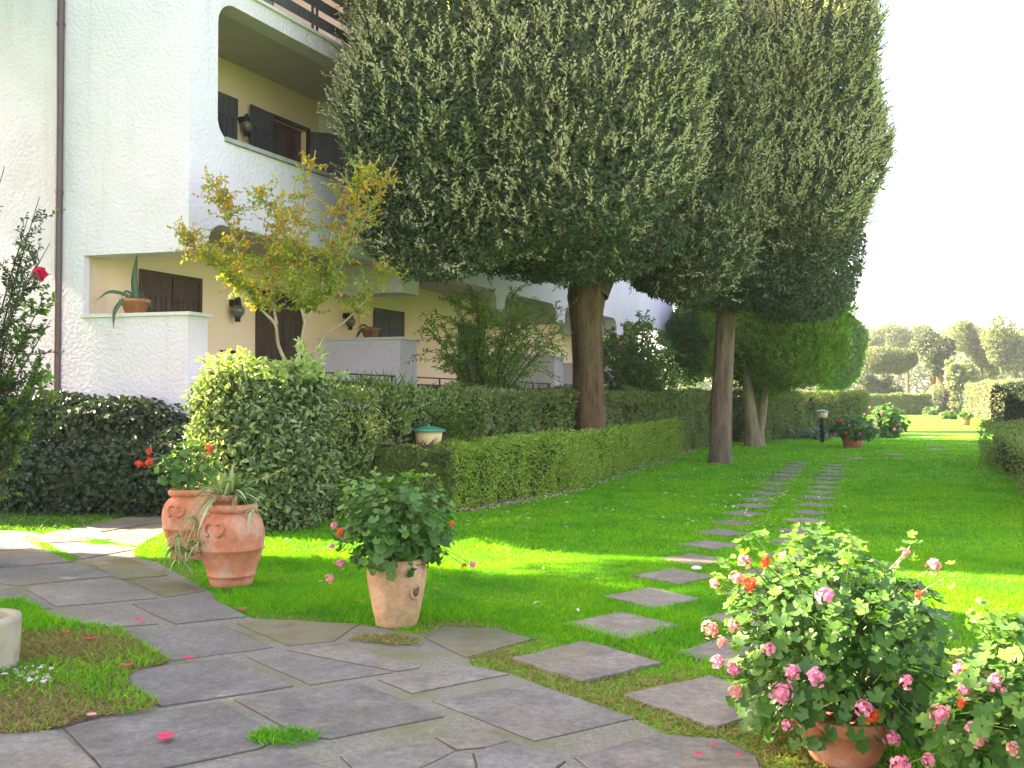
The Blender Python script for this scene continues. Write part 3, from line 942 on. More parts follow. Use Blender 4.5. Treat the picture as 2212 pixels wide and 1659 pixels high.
crown(cr, CB, (1.5, 1.5, 3.0), 45000, .095, .048, 3.0, .7, .3, 1.5, 18, .4)
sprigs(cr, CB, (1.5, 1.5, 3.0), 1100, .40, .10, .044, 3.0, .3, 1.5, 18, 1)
dark_core(cr, C2, R2, 10000, .24, 0, 3.4, .3, .74)
crown(cr, (C2.x - .2, C2.y, z0 + 4.05), (1.9, 1.9, .6), 14000, .105, .05, 2.2, .6, .2, 1.6, 16, .6, up=.1, droop=.5)
crown(cr, (C2.x + 1.7, C2.y - .3, z0 + 4.35), (1.15, 1.4, 1.3), 15000, .10, .05, 2.4, .5, .15, 1.6, 17, .6, up=.2, droop=.3)
sprigs(cr, C2, R2, 6800, .44, .115, .05, 3.4, .34, 1.4, 15, 1, bias=(-.65, .6, -.45))  # young pale sprigs crowded right and above to imitate the brighter skylit side
cr.build('crown', [M['oak'], M['oak_new'], M['twig']], oak2)


# ------------------------------------------------------------------ hedges
def hedge(name, label, path, thick, h0, h1, n, L, W, mat, amp=.05, core=M['hedge_core'], topw=1.0, six=False, twigs=0, cat='hedge', extra=None, gap=.0, group=None):
    """clipped hedge along path [(x,y),...], h0..h1 = height at its two ends"""
    pts = [Vector((p[0], p[1], 0)) for p in path]
    root = empty(name, (pts[0].x, pts[0].y, float(gz(0, pts[0].y))), label, cat, group)
    seglen = [(pts[i + 1] - pts[i]).length for i in range(len(pts) - 1)]
    tot = sum(seglen)
    acc = 0
    leaves, corem = MB(), MB()
    for i in range(len(pts) - 1):
        A = (pts[i + 1] - pts[i]).normalized(); S = Vector((A.y, -A.x, 0))
        a, s = np.array(A), np.array(S)
        ln = seglen[i]
        m = int(n * ln / tot)
        hh = lambda u: h0 + (h1 - h0) * (acc + u) / tot
        # choose a face: near side, top, ends, far side
        fr = np.array([ln * (h0 + h1) / 2 * 1.2, ln * thick * topw, thick * h0 * 1.2, ln * (h0 + h1) / 2 * .35, thick * h1 * .6]); fr /= fr.sum()
        face = rng.choice(5, m, p=fr)
        u = rng.random(m) * ln; v = rng.random(m); w = rng.uniform(-.5, .5, m) * thick
        H = hh(u)
        near = 1 if s[1] < 0 else -1
        off = np.where(face == 0, near * thick / 2, np.where(face == 3, -near * thick / 2, w))
        u = np.where(face == 2, 0, np.where(face == 4, ln, u))
        z = np.where(face == 1, H, v * H)
        nr = np.zeros((m, 3))
        nr[face == 0] = s * near; nr[face == 3] = -s * near; nr[face == 1] = (0, 0, 1); nr[face == 2] = -a; nr[face == 4] = a
        base = np.array(pts[i])
        P = base + a * u[:, None] + s * off[:, None]
        P[:, 2] = gz(P[:, 0], P[:, 1]) + z
        d = lumps(P, amp, 2.6, 31) + lumps(P, amp * .6, 7, 32) - rng.random(m) ** 1.5 * .10 - amp * .3
        # soften the box edges
        edge = np.minimum(np.abs(H - z), np.abs(thick / 2 - np.abs(off)))
        P = P + nr * (d - np.clip(.06 - edge, 0, .06) * .6)[:, None]
        if gap:
            k = lumps(P, 1, 3.0, 77) + lumps(P, .6, 8, 78) > -1 + gap
            k |= face == 1
            P, nr = P[k], nr[k]; m = len(P)
        D = unit(nr * .5 + rand_dir(m) * .9 + np.array([0, 0, .35]))
        N = unit(nr * .7 + np.array([0, 0, .5]) + rand_dir(m) * .6)
        sz = rng.uniform(.7, 1.3, m)
        leaves.add(*(leaf6 if six else leaf4)(P, D, N, L * sz, W * sz))
        if twigs:
            k = rng.random(m) < twigs
            tP = P[k] - nr[k] * .03
            leaves.add(*leaf4(tP, unit(rand_dir(k.sum()) + np.array([0, 0, .5]) - nr[k] * .1), nr[k], rng.uniform(.1, .3, k.sum()), np.full(k.sum(), .012), 0), 1)
        # twiggy inside
        nu, nv = max(3, int(ln / .25)), 5
        ins = .14 + amp * 1.3
        us = np.linspace(ins if i == 0 else -.02, ln - (ins if i == len(pts) - 2 else -.02), nu)
        prof = [(-thick / 2 + ins, 0.0), (-thick / 2 + ins, .5), (-thick / 2 + ins, .9), (-thick / 4, 1.0), (thick / 4, 1.0), (thick / 2 - ins, .9), (thick / 2 - ins, .5), (thick / 2 - ins, 0)]
        V = []
        for uu in us:
            Hc = hh(uu) - ins * .9
            for (o, f) in prof:
                q = base + a * uu + s * o
                V.append((q[0], q[1], gz(q[0], q[1]) + f * Hc))
        V = np.array(V); V += rng.normal(size=V.shape) * .025
        k = len(prof)
        F = [[x * k + y, x * k + y + 1, (x + 1) * k + y + 1, (x + 1) * k + y] for x in range(nu - 1) for y in range(k - 1)]
        corem.add(V, F)
        corem.F.append(np.array([list(range(corem.n - len(V), corem.n - len(V) + k))])); corem.M.append(0)
        corem.F.append(np.array([list(range(corem.n - k, corem.n))])); corem.M.append(0)
        acc += ln
    corem.build('branches', core, root)
    leaves.build('foliage', [mat, M['twig']], root)
    return root


def hp2(p, dx):
    """ground point at perpendicular distance p from the lens line parallel to the house, seen at column dx"""
    k = (dx - 1106) / FPX
    Z = p / (D1.x - D1.y * k)
    return (k * Z, Z)


# low clipped hedge: a darker return and the long bright run
B0 = gp(990, 1108); B1 = gp(1240, 1060); B2 = gp(1532, 958)
nl = Vector((-D1.y, D1.x, 0))
off = lambda v, k: (v.x + nl.x * k, v.y + nl.y * k)
hedge('low_hedge', 'bright green clipped low hedge running along the lawn in front of the thick oak', [off(B0, .34), off(B1, .34), off(B2, .34)], .62, .86, .95, 90000, .042, .026, M['box_bright'], .05, twigs=.01)
L0 = gp(712, 1118); L1 = gp(985, 1112)
hedge('low_hedge', 'dull green fine-leaved clipped hedge with brown patches behind the broken pot', [(L0.x, L0.y + .35), (L1.x - .12, L1.y + .32)], .62, .78, .84, 52000, .028, .017, M['box_dark'], .05, twigs=.03)
# tall loose hedge behind it
hedge('tall_hedge', 'tall loose hedge with bare twigs showing in front of the porches', [hp2(7.35, 610), hp2(7.35, 1000), hp2(7.6, 1240), hp2(7.7, 1560)], .9, 1.58, 1.62, 80000, .078, .036, M['laurel'], .10, twigs=.08, six=False, gap=.0)
G0, G1 = gp(1588, 957), gp(1860, 938)
hedge('tall_hedge', 'dark tall clipped hedge behind the conifer stems and the garden lamp', [(G0.x, G0.y + .5), (G1.x, G1.y + .5)], 1.0, 1.68, 1.68, 30000, .09, .045, M['laurel'], .08)
# far hedges
F0, F1 = gp(1845, 896), gp(2056, 896)
hedge('far_hedge', 'long straight clipped hedge in shade at the far end of the lawn', [(F0.x, F0.y), (F1.x, F1.y)], 1.0, 1.65, 1.65, 16000, .17, .09, M['laurel'], .08)
F0, F1 = gp(2100, 902), gp(2190, 908)
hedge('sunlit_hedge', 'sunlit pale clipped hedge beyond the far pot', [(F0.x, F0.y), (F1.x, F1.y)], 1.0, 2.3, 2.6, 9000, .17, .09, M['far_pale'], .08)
# hedges on the other side of the lawn
H0, H1 = gp(2118, 995), gp(2330, 1165)
hedge('low_hedge', 'variegated low hedge with a ragged face bordering the shaded lawn', [(H0.x + .5, H0.y), (H1.x + .45, H1.y)], .9, .82, .82, 26000, .05, .028, M['box_dark'], .09, twigs=.03)
H0, H1 = at(2182, 935, 24), at(2300, 960, 21.5)
hedge('block_hedge', 'dark square-cut hedge block rising above the variegated low hedge', [(H0.x + .45, H0.y + .6), (H1.x + .9, H1.y)], 1.3, 1.78, 1.78, 16000, .06, .035, M['ivy'], .07)

# ------------------------------------------------------------------ ivy banks below the gable
def mound(name, label, cat, blobs, n, L, W, mat, ex=2.2, depth=.2, six=True, amp=.1, lsc=2.2, round_leaf=False, twig=0):
    c0 = blobs[0][0]
    root = empty(name, (c0[0], c0[1], float(gz(0, c0[1]))), label, cat)
    mb, cm = MB(), MB()
    vol = np.array([b[1][0] * b[1][2] for b in blobs]); vol = vol / vol.sum()
    for k, ((cx, cy, c_z), r) in enumerate(blobs):
        m = int(n * vol[k])
        p, nr = super_dirs(m, r, ex, (0, 1, 0), .35)
        P = np.array([cx, cy, c_z]) + p + nr * (lumps(p + np.array([cx, cy, c_z]), amp, lsc, 41) - rng.random(len(p)) ** 1.4 * depth)[:, None]
        kk = P[:, 2] > gz(P[:, 0], P[:, 1]) + .01
        P, nr = P[kk], nr[kk]
        D = unit(rand_dir(len(P)) * .9 + nr * .3 + np.array([0, 0, -.1]))
        N = unit(nr * .9 + rand_dir(len(P)) * .5 + np.array([0, 0, .35]))
        sz = rng.uniform(.65, 1.3, len(P))
        if round_leaf: mb.add(*leaf_round(P, D, N, L * sz * .5, 3, 8))
        else: mb.add(*(leaf6 if six else leaf4)(P, D, N, L * sz, W * sz))
        if twig:
            t = rng.random(len(P)) < twig
            mb.add(*leaf4(P[t] - nr[t] * .08, unit(rand_dir(t.sum()) + [0, 0, .4]), nr[t], rng.uniform(.15, .4, t.sum()), np.full(t.sum(), .012), 0), 1)
        # dark inside
        th = np.linspace(0, 2 * np.pi, 18, endpoint=False); phv = np.linspace(-1.5, 1.5, 9)
        V = np.array([[np.cos(f) * np.cos(t), np.cos(f) * np.sin(t), np.sin(f)] for f in phv for t in th])
        q = (np.abs(V) ** ex).sum(1) ** (-1 / ex)
        V = V * q[:, None] * (np.array(r) - .5 * depth - .06) + np.array([cx, cy, c_z]) + rng.normal(size=V.shape) * .03
        F = [[i * 18 + j, i * 18 + (j + 1) % 18, (i + 1) * 18 + (j + 1) % 18, (i + 1) * 18 + j] for i in range(8) for j in range(18)]
        cm.add(V, F)
    cm.build('branches', M['hedge_core'], root)
    mb.build('foliage', [mat, M['twig']], root)
    return root


g = lambda y: float(gz(0, y))
mound('ivy_bank', 'dark ivy-covered bank in front, between the paving and the gable wall', 'ivy', [((-5.35, 12.75, g(12.7) + .38), (1.45, .75, .55)), ((-7.3, 12.8, g(12.7) + .38), (1.35, .75, .58)), ((-4.35, 12.6, g(12.6) + .35), (.8, .6, .5))], 26000, .075, .06, M['ivy'], 2.6, .22, amp=.08)
mound('ivy_bank', 'higher ivy mound growing against the foot of the gable wall', 'ivy', [((-5.2, 13.35, g(13.3) + .75), (1.25, .45, .72)), ((-6.7, 13.75, g(13.5) + .75), (1.4, .45, .80)), ((-8.3, 14.1, g(13.5) + .8), (1.3, .45, .85)), ((-4.2, 13.0, g(13) + .62), (.75, .4, .62))], 24000, .075, .06, M['ivy'], 2.4, .24, amp=.12)

# big-leaved bush, its sunlit whitish crown put into the leaf colours
pb0 = (-2.85, 10.95)
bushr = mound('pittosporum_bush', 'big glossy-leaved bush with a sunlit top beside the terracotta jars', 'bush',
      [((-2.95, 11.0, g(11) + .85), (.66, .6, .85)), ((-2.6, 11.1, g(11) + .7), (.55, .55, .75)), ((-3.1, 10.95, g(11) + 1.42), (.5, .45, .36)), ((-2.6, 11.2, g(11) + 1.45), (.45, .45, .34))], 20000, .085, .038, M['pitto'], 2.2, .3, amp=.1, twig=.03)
# loose feathery shoots on top of the bush and hedge (wisteria-like sprays)
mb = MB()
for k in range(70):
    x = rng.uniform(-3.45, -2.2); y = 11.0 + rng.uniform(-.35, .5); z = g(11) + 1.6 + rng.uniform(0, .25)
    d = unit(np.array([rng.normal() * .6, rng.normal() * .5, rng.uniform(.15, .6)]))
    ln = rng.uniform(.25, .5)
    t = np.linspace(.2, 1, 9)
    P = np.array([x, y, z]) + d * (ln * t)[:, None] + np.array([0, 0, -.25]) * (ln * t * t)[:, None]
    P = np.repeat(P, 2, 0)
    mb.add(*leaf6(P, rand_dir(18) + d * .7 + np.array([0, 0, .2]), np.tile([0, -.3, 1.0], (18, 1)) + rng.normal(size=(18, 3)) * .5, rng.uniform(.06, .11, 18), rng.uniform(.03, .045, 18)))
mb.build('shoots', M['pitto_sunlit'], bushr)

# feathery green spray over the tall hedge near the lamp
ft = empty('fern_like_shrub', (-.75, 13.3, g(13)), 'light green feathery shrub spilling over behind the green-capped lamp', 'shrub')
mb = MB()
for k in range(46):
    x, y = -.75 + rng.normal() * .16, 13.3 + rng.normal() * .1
    tip = at(rng.uniform(880, 1050), rng.uniform(870, 960), 13.25)
    p = np.array([x, y, g(13) + .55]); q = np.array(tip)
    t = np.linspace(.25, 1, 11)
    P = p + (q - p) * t[:, None] + np.array([0, 0, .28]) * np.sin(t * 3.1)[:, None]
    d = unit(q - p)
    s = unit(np.cross(d, [0, 0, 1])); sg = np.tile([1, -1], 11)[:, None]
    mb.add(*leaf4(np.repeat(P, 2, 0), s * sg + d * .4, np.tile([0, -.3, 1.0], (22, 1)) + rng.normal(size=(22, 3)) * .2, .085, .035))
mb.build('fronds', M['ole_light'], ft)

# grassy tufts on top of the tall hedge next to the porch
tf = empty('strappy_plant', (-2.0, 13.2, g(13)), 'light green strappy plant sprouting above the tall hedge before the porch', 'plant')
mb = MB()
c = at(770, 835, 13.0)
for k in range(170):
    p = np.array([c.x + rng.normal() * .38, c.y + rng.normal() * .12, c.z - .15])
    d = unit(np.array([rng.normal() * .6, rng.normal() * .5, 1.0]))
    mb.add(*leaf4(p[None], d[None], rand_dir(1), rng.uniform(.22, .46), .02, .1))
mb.tube([(c.x, c.y, g(13)), (c.x, c.y, c.z - .1)], .03, 6)
mb.build('blades', M['ole_light'], tf)['kind'] = 'stuff'


# ------------------------------------------------------------------ branching shrubs
def branchy(name, label, cat, base, stems, tips_fn, bark, leafm, nl, L, W, r0=.04, seed=0, leaves_per=26, twig_len=.5, mats2=None, droop=0.0, group=None, six=True, sub=4, tw_up=.5):
    """stems: list of polylines (world); leafy twigs grow along their upper parts and at tips"""
    root = empty(name, base, label, cat, group)
    rr = np.random.default_rng(seed)
    tm, lm = MB(), MB()
    for s in stems:
        s = np.array(s, float)
        t = np.linspace(0, len(s) - 1, (len(s) - 1) * 4 + 1)
        P = np.column_stack([np.interp(t, np.arange(len(s)), s[:, i]) for i in range(3)])
        P[1:-1] += rr.normal(size=(len(P) - 2, 3)) * .012
        tm.tube(P, np.linspace(r0, r0 * .35, len(P)), 9, 0, .08)
        tips_fn(tm, lm, P, rr)
    tm.build('trunk', bark, root, True)
    lm.build('crown', leafm, root)
    return root


def leafy_twigs(tm, lm, P, D, n_leaf, L, W, m, rr, rad=.006, droop=0, wid=None):
    """P start points, D directions*length"""
    for p, d in zip(P, D):
        ln = np.linalg.norm(d)
        t = np.linspace(0, 1, 6)
        pts = p + d * t[:, None] + np.array([0, 0, -droop * ln]) * (t * t)[:, None] + rr.normal(size=(6, 3)) * .02 * ln
        tm.tube(pts, np.linspace(rad, rad * .35, 6), 5, 0, 0, False)
        tt = np.linspace(.12, 1, n_leaf)
        q = np.column_stack([np.interp(tt * 5, np.arange(6), pts[:, i]) for i in range(3)])
        s = unit(np.cross(d, rr.normal(size=(n_leaf, 3))))
        dd = unit(s * .9 + d / ln * .6 + rr.normal(size=(n_leaf, 3)) * .25 + np.array([0, 0, -droop * .5]))
        sz = rr.uniform(.7, 1.25, n_leaf)
        V, F = leaf6(q, dd, unit(np.array([0, 0, 1.0]) + rr.normal(size=(n_leaf, 3)) * .6), L * sz, W * sz)
        lm.add(V, F, m if np.isscalar(m) else rr.choice(m))


# crape myrtle in autumn leaf
MY = 12.9
mb0 = at(640, 800, MY)
base = (mb0.x, MY, g(MY))
root = empty('crape_myrtle', base, 'small multi-stemmed tree in yellow and orange autumn leaf before the porch door', 'tree')
tm, lm = MB(), MB()
rr = np.random.default_rng(11)
bz = g(MY)
def A_(x, y, d=0): return np.array(at(x, y, MY + d))
stems = [
    ([(base[0] - .02, MY, bz), A_(626, 800), A_(600, 745, -.05), A_(597, 700, -.1), A_(560, 665, -.2), A_(520, 618, -.3), A_(470, 560, -.4)], .042),
    ([A_(598, 702, -.1), A_(588, 640, .1), A_(585, 560, .1), A_(600, 470, .15)], .03),
    ([(base[0] + .02, MY, bz), A_(640, 800), A_(655, 720), A_(660, 690), A_(690, 650, .1), A_(705, 560, .2), A_(735, 430, .2)], .045),
    ([A_(658, 695), A_(645, 640, -.1), A_(640, 560, -.15), A_(650, 460, -.15), A_(682, 325, -.2)], .03),
    ([(base[0] + .1, MY, bz), A_(655, 805, .1), A_(680, 765, .2), A_(700, 725, .3), A_(745, 695, .3), A_(790, 650, .4), A_(830, 590, .5)], .034),
    ([A_(690, 650, .1), A_(730, 590, .4), A_(790, 470, .5), A_(860, 335, .5)], .022),
    ([A_(560, 665, -.2), A_(520, 560, -.1), A_(490, 470, 0), A_(465, 400, .1)], .018),
    ([A_(705, 600, .2), A_(755, 520, 0), A_(775, 420, .1), A_(800, 345, 0)], .02),
    ([A_(520, 618, -.3), A_(440, 560, -.3), A_(405, 510, -.3)], .010),
    ([A_(640, 560, -.15), A_(610, 480, -.3), A_(560, 420, -.3)], .015),
]
for s, r0 in stems:
    s = np.array(s)
    t = np.linspace(0, len(s) - 1, (len(s) - 1) * 4 + 1)
    P = np.column_stack([np.interp(t, np.arange(len(s)), s[:, i]) for i in range(3)])
    for i in range(3):
        P[1:-1, i] = (P[:-2, i] + 2 * P[1:-1, i] + P[2:, i]) / 4
    tm.tube(P, np.linspace(r0 * .72, max(.004, r0 * .2), len(P)), 10, 0, .1)
    up = P[P[:, 2] > 2.75]
    if len(up) < 2: continue
    for k in range(max(4, int(len(up) * 8))):
        p = up[rr.integers(0, len(up))]
        if p[2] > 4.75: continue
        d = unit(np.array([rr.normal() * .8, rr.normal() * .8, rr.uniform(-.2, 1.1)])) * rr.uniform(.10, .36)
        if (p + d)[2] > 5.0: d[2] *= .3
        orange = rr.random() < np.clip((p[2] - 2.8) / 1.7 + .12 * (p[0] < base[0]), .15, .7)
        leafy_twigs(tm, lm, [p], [d], int(rr.integers(7, 13)), .058, .030, 0 if orange else 1, rr)
tm.build('trunk', M['bark_pale'], root, True)
lm.build('crown', [M['myrtle'], M['myrtle_g']], root)

# pomegranate-like shrub
def arching_shrub(name, label, cx_px, base_px_y, Yd, spread_px, nst, L, W, mat, seed, dens=9, stem_r=.035, cat='shrub', bark=None, top=620, lean=0):
    bx = at(cx_px + lean, 820, Yd)
    base = (bx.x, Yd, g(Yd))
    root = empty(name, base, label, cat)
    rr = np.random.default_rng(seed)
    tm, lm = MB(), MB()
    for k in range(nst):
        fx = rr.uniform(-1, 1)
        topy = top + abs(fx) ** 1.5 * 70 + rr.uniform(0, 90)
        tip = np.array(at(cx_px + fx * spread_px, topy, Yd + rr.uniform(-.8, .8)))
        b = np.array(base) + rr.normal(size=3) * [.08, .08, 0]
        mid = b * .45 + tip * .55 + np.array([-(tip[0] - b[0]) * .18, 0, .25])
        s = np.array([b, b * .7 + mid * .3, mid, tip])
        t = np.linspace(0, 3, 14)
        P = np.column_stack([np.interp(t, np.arange(4), s[:, i]) for i in range(3)])
        for _ in range(2): P[1:-1] = (P[:-2] + 2 * P[1:-1] + P[2:]) / 4
        tm.tube(P, np.linspace(stem_r * rr.uniform(.6, 1), .005, len(P)), 8, 0, .1)
        for q in range(dens):
            i = rr.integers(4, len(P))
            out = unit(P[i] - np.array([b[0], b[1], P[i][2] - .6]))
            d = unit(out * .6 + rr.normal(size=3) * .7 + [0, 0, .25]) * rr.uniform(.3, .75)
            leafy_twigs(tm, lm, [P[i]], [d], 16, L, W, 0, rr, .005, .25)
    tm.build('trunk', bark or M['twig'], root, True)
    lm.build('crown', [mat], root)
    return root


arching_shrub('pomegranate_shrub', 'arching bright green shrub in front of the second porch', 1050, 820, 17.6, 150, 24, .075, .026, M['pome'], 21, 30, lean=-10, top=625)
arching_shrub('leafy_bush', 'dense dark green bush with pale stems behind the thick oak trunk', 1385, 825, 25.5, 78, 26, .10, .045, M['bush'], 22, 40, .05, bark=M['bark_pale'], top=690)

# dark shrub at the frame edge with one crimson bloom
SY = 8.6
root = empty('rose_bush', at(10, 1000, SY) * 1 - Vector((0, 0, at(10, 1000, SY).z - g(SY))), 'tall small-leaved shrub with one crimson flower against the gable', 'shrub')
tm, lm = MB(), MB()
rr = np.random.default_rng(31)
bx = np.array([at(-70, 900, SY).x, SY, g(SY)])
tips = [(85, 425), (108, 525), (10, 360), (-60, 380), (60, 470), (95, 640), (70, 700), (110, 690), (-20, 500), (40, 580), (100, 760), (30, 640), (60, 560), (-100, 450), (-30, 620), (20, 720), (90, 800), (75, 840), (30, 800), (110, 850), (60, 880), (-10, 840), (95, 900), (40, 930)]
for k, (tx, ty) in enumerate(tips):
    tip = np.array(at(tx, ty, SY + rr.uniform(-.25, .25)))
    b = bx + rr.normal(size=3) * [.12, .12, 0] + np.array([0, 0, 0])
    mid = b * .4 + tip * .6; mid[0] = b[0] + (tip[0] - b[0]) * .3
    s = np.array([b, mid, tip]); t = np.linspace(0, 2, 12)
    P = np.column_stack([np.interp(t, np.arange(3), s[:, i]) for i in range(3)])
    for _ in range(2): P[1:-1] = (P[:-2] + 2 * P[1:-1] + P[2:]) / 4
    tm.tube(P, np.linspace(.016, .003, len(P)), 7, 0, .05)
    light = ty > 560 and rr.random() < .3
    for q in range(26):
        i = rr.integers(3, len(P) - 1)
        d = unit(unit(P[-1] - P[i - 1]) * 1.0 + rr.normal(size=3) * .5) * rr.uniform(.14, .32)
        leafy_twigs(tm, lm, [P[i]], [d], 15, .042 if not light else .06, .019 if not light else .036, 1 if light else 0, rr, .003, .05)
tm.build('trunk', M['twig'], root, True)
lm.build('crown', [M['ole'], M['ole_light']], root)
fl = MB()
fc = np.array(at(86, 592, SY - .25))
for ring, (n_, r_, tl) in enumerate(((5, .03, 1.4), (6, .045, .8), (7, .06, .35), (6, .068, .05))):
    th = np.linspace(0, 2 * np.pi, n_, endpoint=False) + ring
    d = np.column_stack([np.cos(th), np.full(n_, -tl * 1.2), np.sin(th)])
    fl.add(*leaf6(np.repeat(fc[None], n_, 0), unit(d), np.tile([0, -1.0, .15], (n_, 1)) + d * -.5, r_ * 1.05, r_ * 1.5, .25))
fl.build('flower', M['rose'], root)

# ------------------------------------------------------------------ conifers and further trees
def simple_tree(name, label, base, stems, blobs, n, L, W, mat, bark, seed=0, ex=2.3, depth=.6, amp=.25, lsc=1.2, up=.4, droop=0.0, group=None, core=.3, ncore=600, front=.4):
    root = empty(name, base, label, 'tree', group)
    tm, lm = MB(), MB()
    for s, ra in stems:
        rough_trunk(tm, s, ra, 14, 5, .07, seed, fine=4)
    w = np.array([b[1][0] * b[1][2] for b in blobs]); w = w / w.sum()
    for k, (c, r) in enumerate(blobs):
        crown(lm, c, r, int(n * w[k]), L, W, ex, depth, amp, lsc, seed + k, front, 0, up, False, droop)
        dark_core(lm, c, r, int(ncore * 5 * w[k]) + 60, L * 1.5, 0, ex, .25, .72)
        if k == 0 or r[2] > .8:   # limbs into each mass
            tp = stems[min(k, len(stems) - 1)][0][-1]
            tm.tube(limb_path(tp, (c[0], c[1], c[2] + r[2] * .3), 6, .06, seed + k), np.linspace(stems[min(k, len(stems) - 1)][1][-1] * .9, .03, 6), 8)
    tm.build('trunk', bark, root, True)
    lm.build('crown', mat, root)
    return root


b0 = gp(1628, 965)
bx, by, bz = b0
simple_tree('conifer_tree', 'feathery bright green conifer with several pale fluted stems', b0,
    [([(bx, by, bz - .1), (bx - .02, by, bz + .4), (bx - .12, by, bz + 1.3), (bx - .2, by, bz + 2.4)], [.30, .22, .17, .13]),
     ([(bx + .18, by + .1, bz - .1), (bx + .2, by + .1, bz + .4), (bx + .35, by + .1, bz + 1.4), (bx + .45, by + .1, bz + 2.5)], [.2, .14, .12, .1])],
    [((bx + 1.0, by + .6, bz + 3.7), (1.9, 1.7, 2.0)), ((bx + 1.5, by + .2, bz + 2.8), (1.0, 1.0, .85)), ((bx - .4, by + .3, bz + 2.9), (.75, .8, .85)), ((bx + .6, by, bz + 2.45), (.8, .8, .6))],
    44000, .20, .05, M['thuja'], M['bark_conifer'], 51, 2.0, .9, .45, 2.0, .9)
b0 = gp(1652, 951)
bx, by, bz = b0
simple_tree('conifer_tree', 'dark conifer with one slim brown stem just behind the fluted stems', b0,
    [([(bx, by, bz - .1), (bx, by, bz + .4), (bx + .15, by, bz + 1.5), (bx + .3, by, bz + 3.0)], [.22, .15, .12, .1])],
    [((bx - 1.2, by + .8, bz + 3.9), (1.9, 1.4, 1.6)), ((bx - 2.4, by + .6, bz + 3.2), (.9, .9, 1.1))], 22000, .16, .05, M['bush'], M['bark'], 55, 2.1, .6, .3, 1.6, .4)
Y3 = 42
c = at(1795, 740, Y3)
simple_tree('clipped_tree', 'tall smooth clipped mid-green tree beyond the feathery conifer', (c.x, Y3, g(Y3)),
    [([(c.x, Y3, g(Y3) - .1), (c.x, Y3, g(Y3) + 1.5), (c.x + .1, Y3, g(Y3) + 3)], [.2, .15, .13])],
    [((c.x, Y3, c.z), (1.2, 1.3, 2.1))], 22000, .18, .09, M['clip'], M['bark_pale'], 57, 2.5, .5, .25, 1.8)
Y3 = 39
c = at(1535, 745, Y3)
simple_tree('dark_tree', 'dark broad tree filling the gap between the two oak trunks', (c.x, Y3, g(Y3)),
    [([(c.x + .6, Y3, g(Y3) - .1), (c.x + .6, Y3, g(Y3) + 1.5), (c.x + .5, Y3, g(Y3) + 3)], [.22, .18, .13])],
    [((c.x, Y3, c.z + .4), (1.8, 1.5, 1.6))], 12000, .17, .075, M['bush'], M['bark'], 58, 2.1, .6, .35, 1.4)

# far group
b0 = gp(1898, 888); bx, by, bz = b0
c = at(1915, 778, by)
simple_tree('umbrella_tree', 'flat-topped clipped tree with a sunlit bare trunk at the end of the lawn', b0,
    [([(bx, by, bz - .1), (bx, by, bz + .6), (bx + .15, by, bz + 2), (bx + .45, by, bz + 3.6)], [.36, .28, .25, .25])],
    [((c.x, by, c.z), (2.9, 2.5, 1.25))], 15000, .26, .13, M['far_oak'], M['bark_pale'], 61, 2.6, .5, .2, .9)
far = []
def far_tree(px, py, Yd, rpx, rpy, mat, label, seed, bark=M['bark'], lean=0, n=9000, split=7, trunk=True, L=.32, r0=.3):
    c = at(px, py, Yd); k = Yd / FPX
    rr = np.random.default_rng(seed)
    blobs = []
    for i in range(split):
        o = rr.uniform(-.6, .6, 3) if i else np.zeros(3)
        f = .72 if i == 0 else rr.uniform(.35, .62)
        blobs.append(((c.x + o[0] * rpx * k * 1.5, Yd + o[1] * 2, c.z + o[2] * rpy * k * 1.3), (rpx * k * f * .8, rpx * k * f * .75, rpy * k * f * .82)))
    gg = g(Yd)
    zt = c.z - rpy * k * .3
    st = [([(c.x - lean, Yd, gg - .1), (c.x - lean * .9, Yd, gg + .8), (c.x - lean * .3, Yd, (gg + zt) / 2), (c.x, Yd, zt)], [r0 * 1.3, r0, r0 * .8, r0 * .6])]
    simple_tree('far_tree', label, (c.x - lean, Yd, gg), st, blobs, n, L, L * .45, mat, bark, seed, 2.0, rpx * k * .25, .7, 1.0, .35, group='trees at the end of the garden', ncore=300)


far_tree(2030, 775, 93, 42, 48, M['far_dark'], 'dark evergreen with a stout upright trunk behind the far hedge', 71, n=11000, r0=.45)
far_tree(2005, 765, 96, 30, 28, M['far_oak'], 'dark-stemmed tree leaning sideways behind the far hedge', 72, lean=-2.2, n=5000, r0=.4)
far_tree(1890, 835, 97, 46, 22, M['far_dark'], 'low dark tree crouching behind the sunlit umbrella trunk', 73, n=7000)
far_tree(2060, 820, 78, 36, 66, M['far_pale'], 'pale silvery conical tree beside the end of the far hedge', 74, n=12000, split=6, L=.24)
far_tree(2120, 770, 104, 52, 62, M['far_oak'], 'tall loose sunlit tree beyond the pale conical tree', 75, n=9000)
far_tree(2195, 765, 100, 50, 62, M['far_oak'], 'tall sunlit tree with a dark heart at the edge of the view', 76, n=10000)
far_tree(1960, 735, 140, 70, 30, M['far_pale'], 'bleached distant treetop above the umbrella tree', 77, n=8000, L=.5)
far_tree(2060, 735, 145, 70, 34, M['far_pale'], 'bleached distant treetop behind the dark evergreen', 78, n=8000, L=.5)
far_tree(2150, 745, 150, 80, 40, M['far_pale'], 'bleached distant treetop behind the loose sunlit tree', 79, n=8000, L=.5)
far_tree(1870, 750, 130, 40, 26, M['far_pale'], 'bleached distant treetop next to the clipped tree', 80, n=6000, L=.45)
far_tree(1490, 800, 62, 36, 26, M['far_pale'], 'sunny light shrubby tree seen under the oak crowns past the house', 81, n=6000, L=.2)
far_tree(1600, 815, 66, 30, 26, M['far_pale'], 'sunny light tree glimpsed beside the fluted conifer stems', 82, n=5000, L=.2)
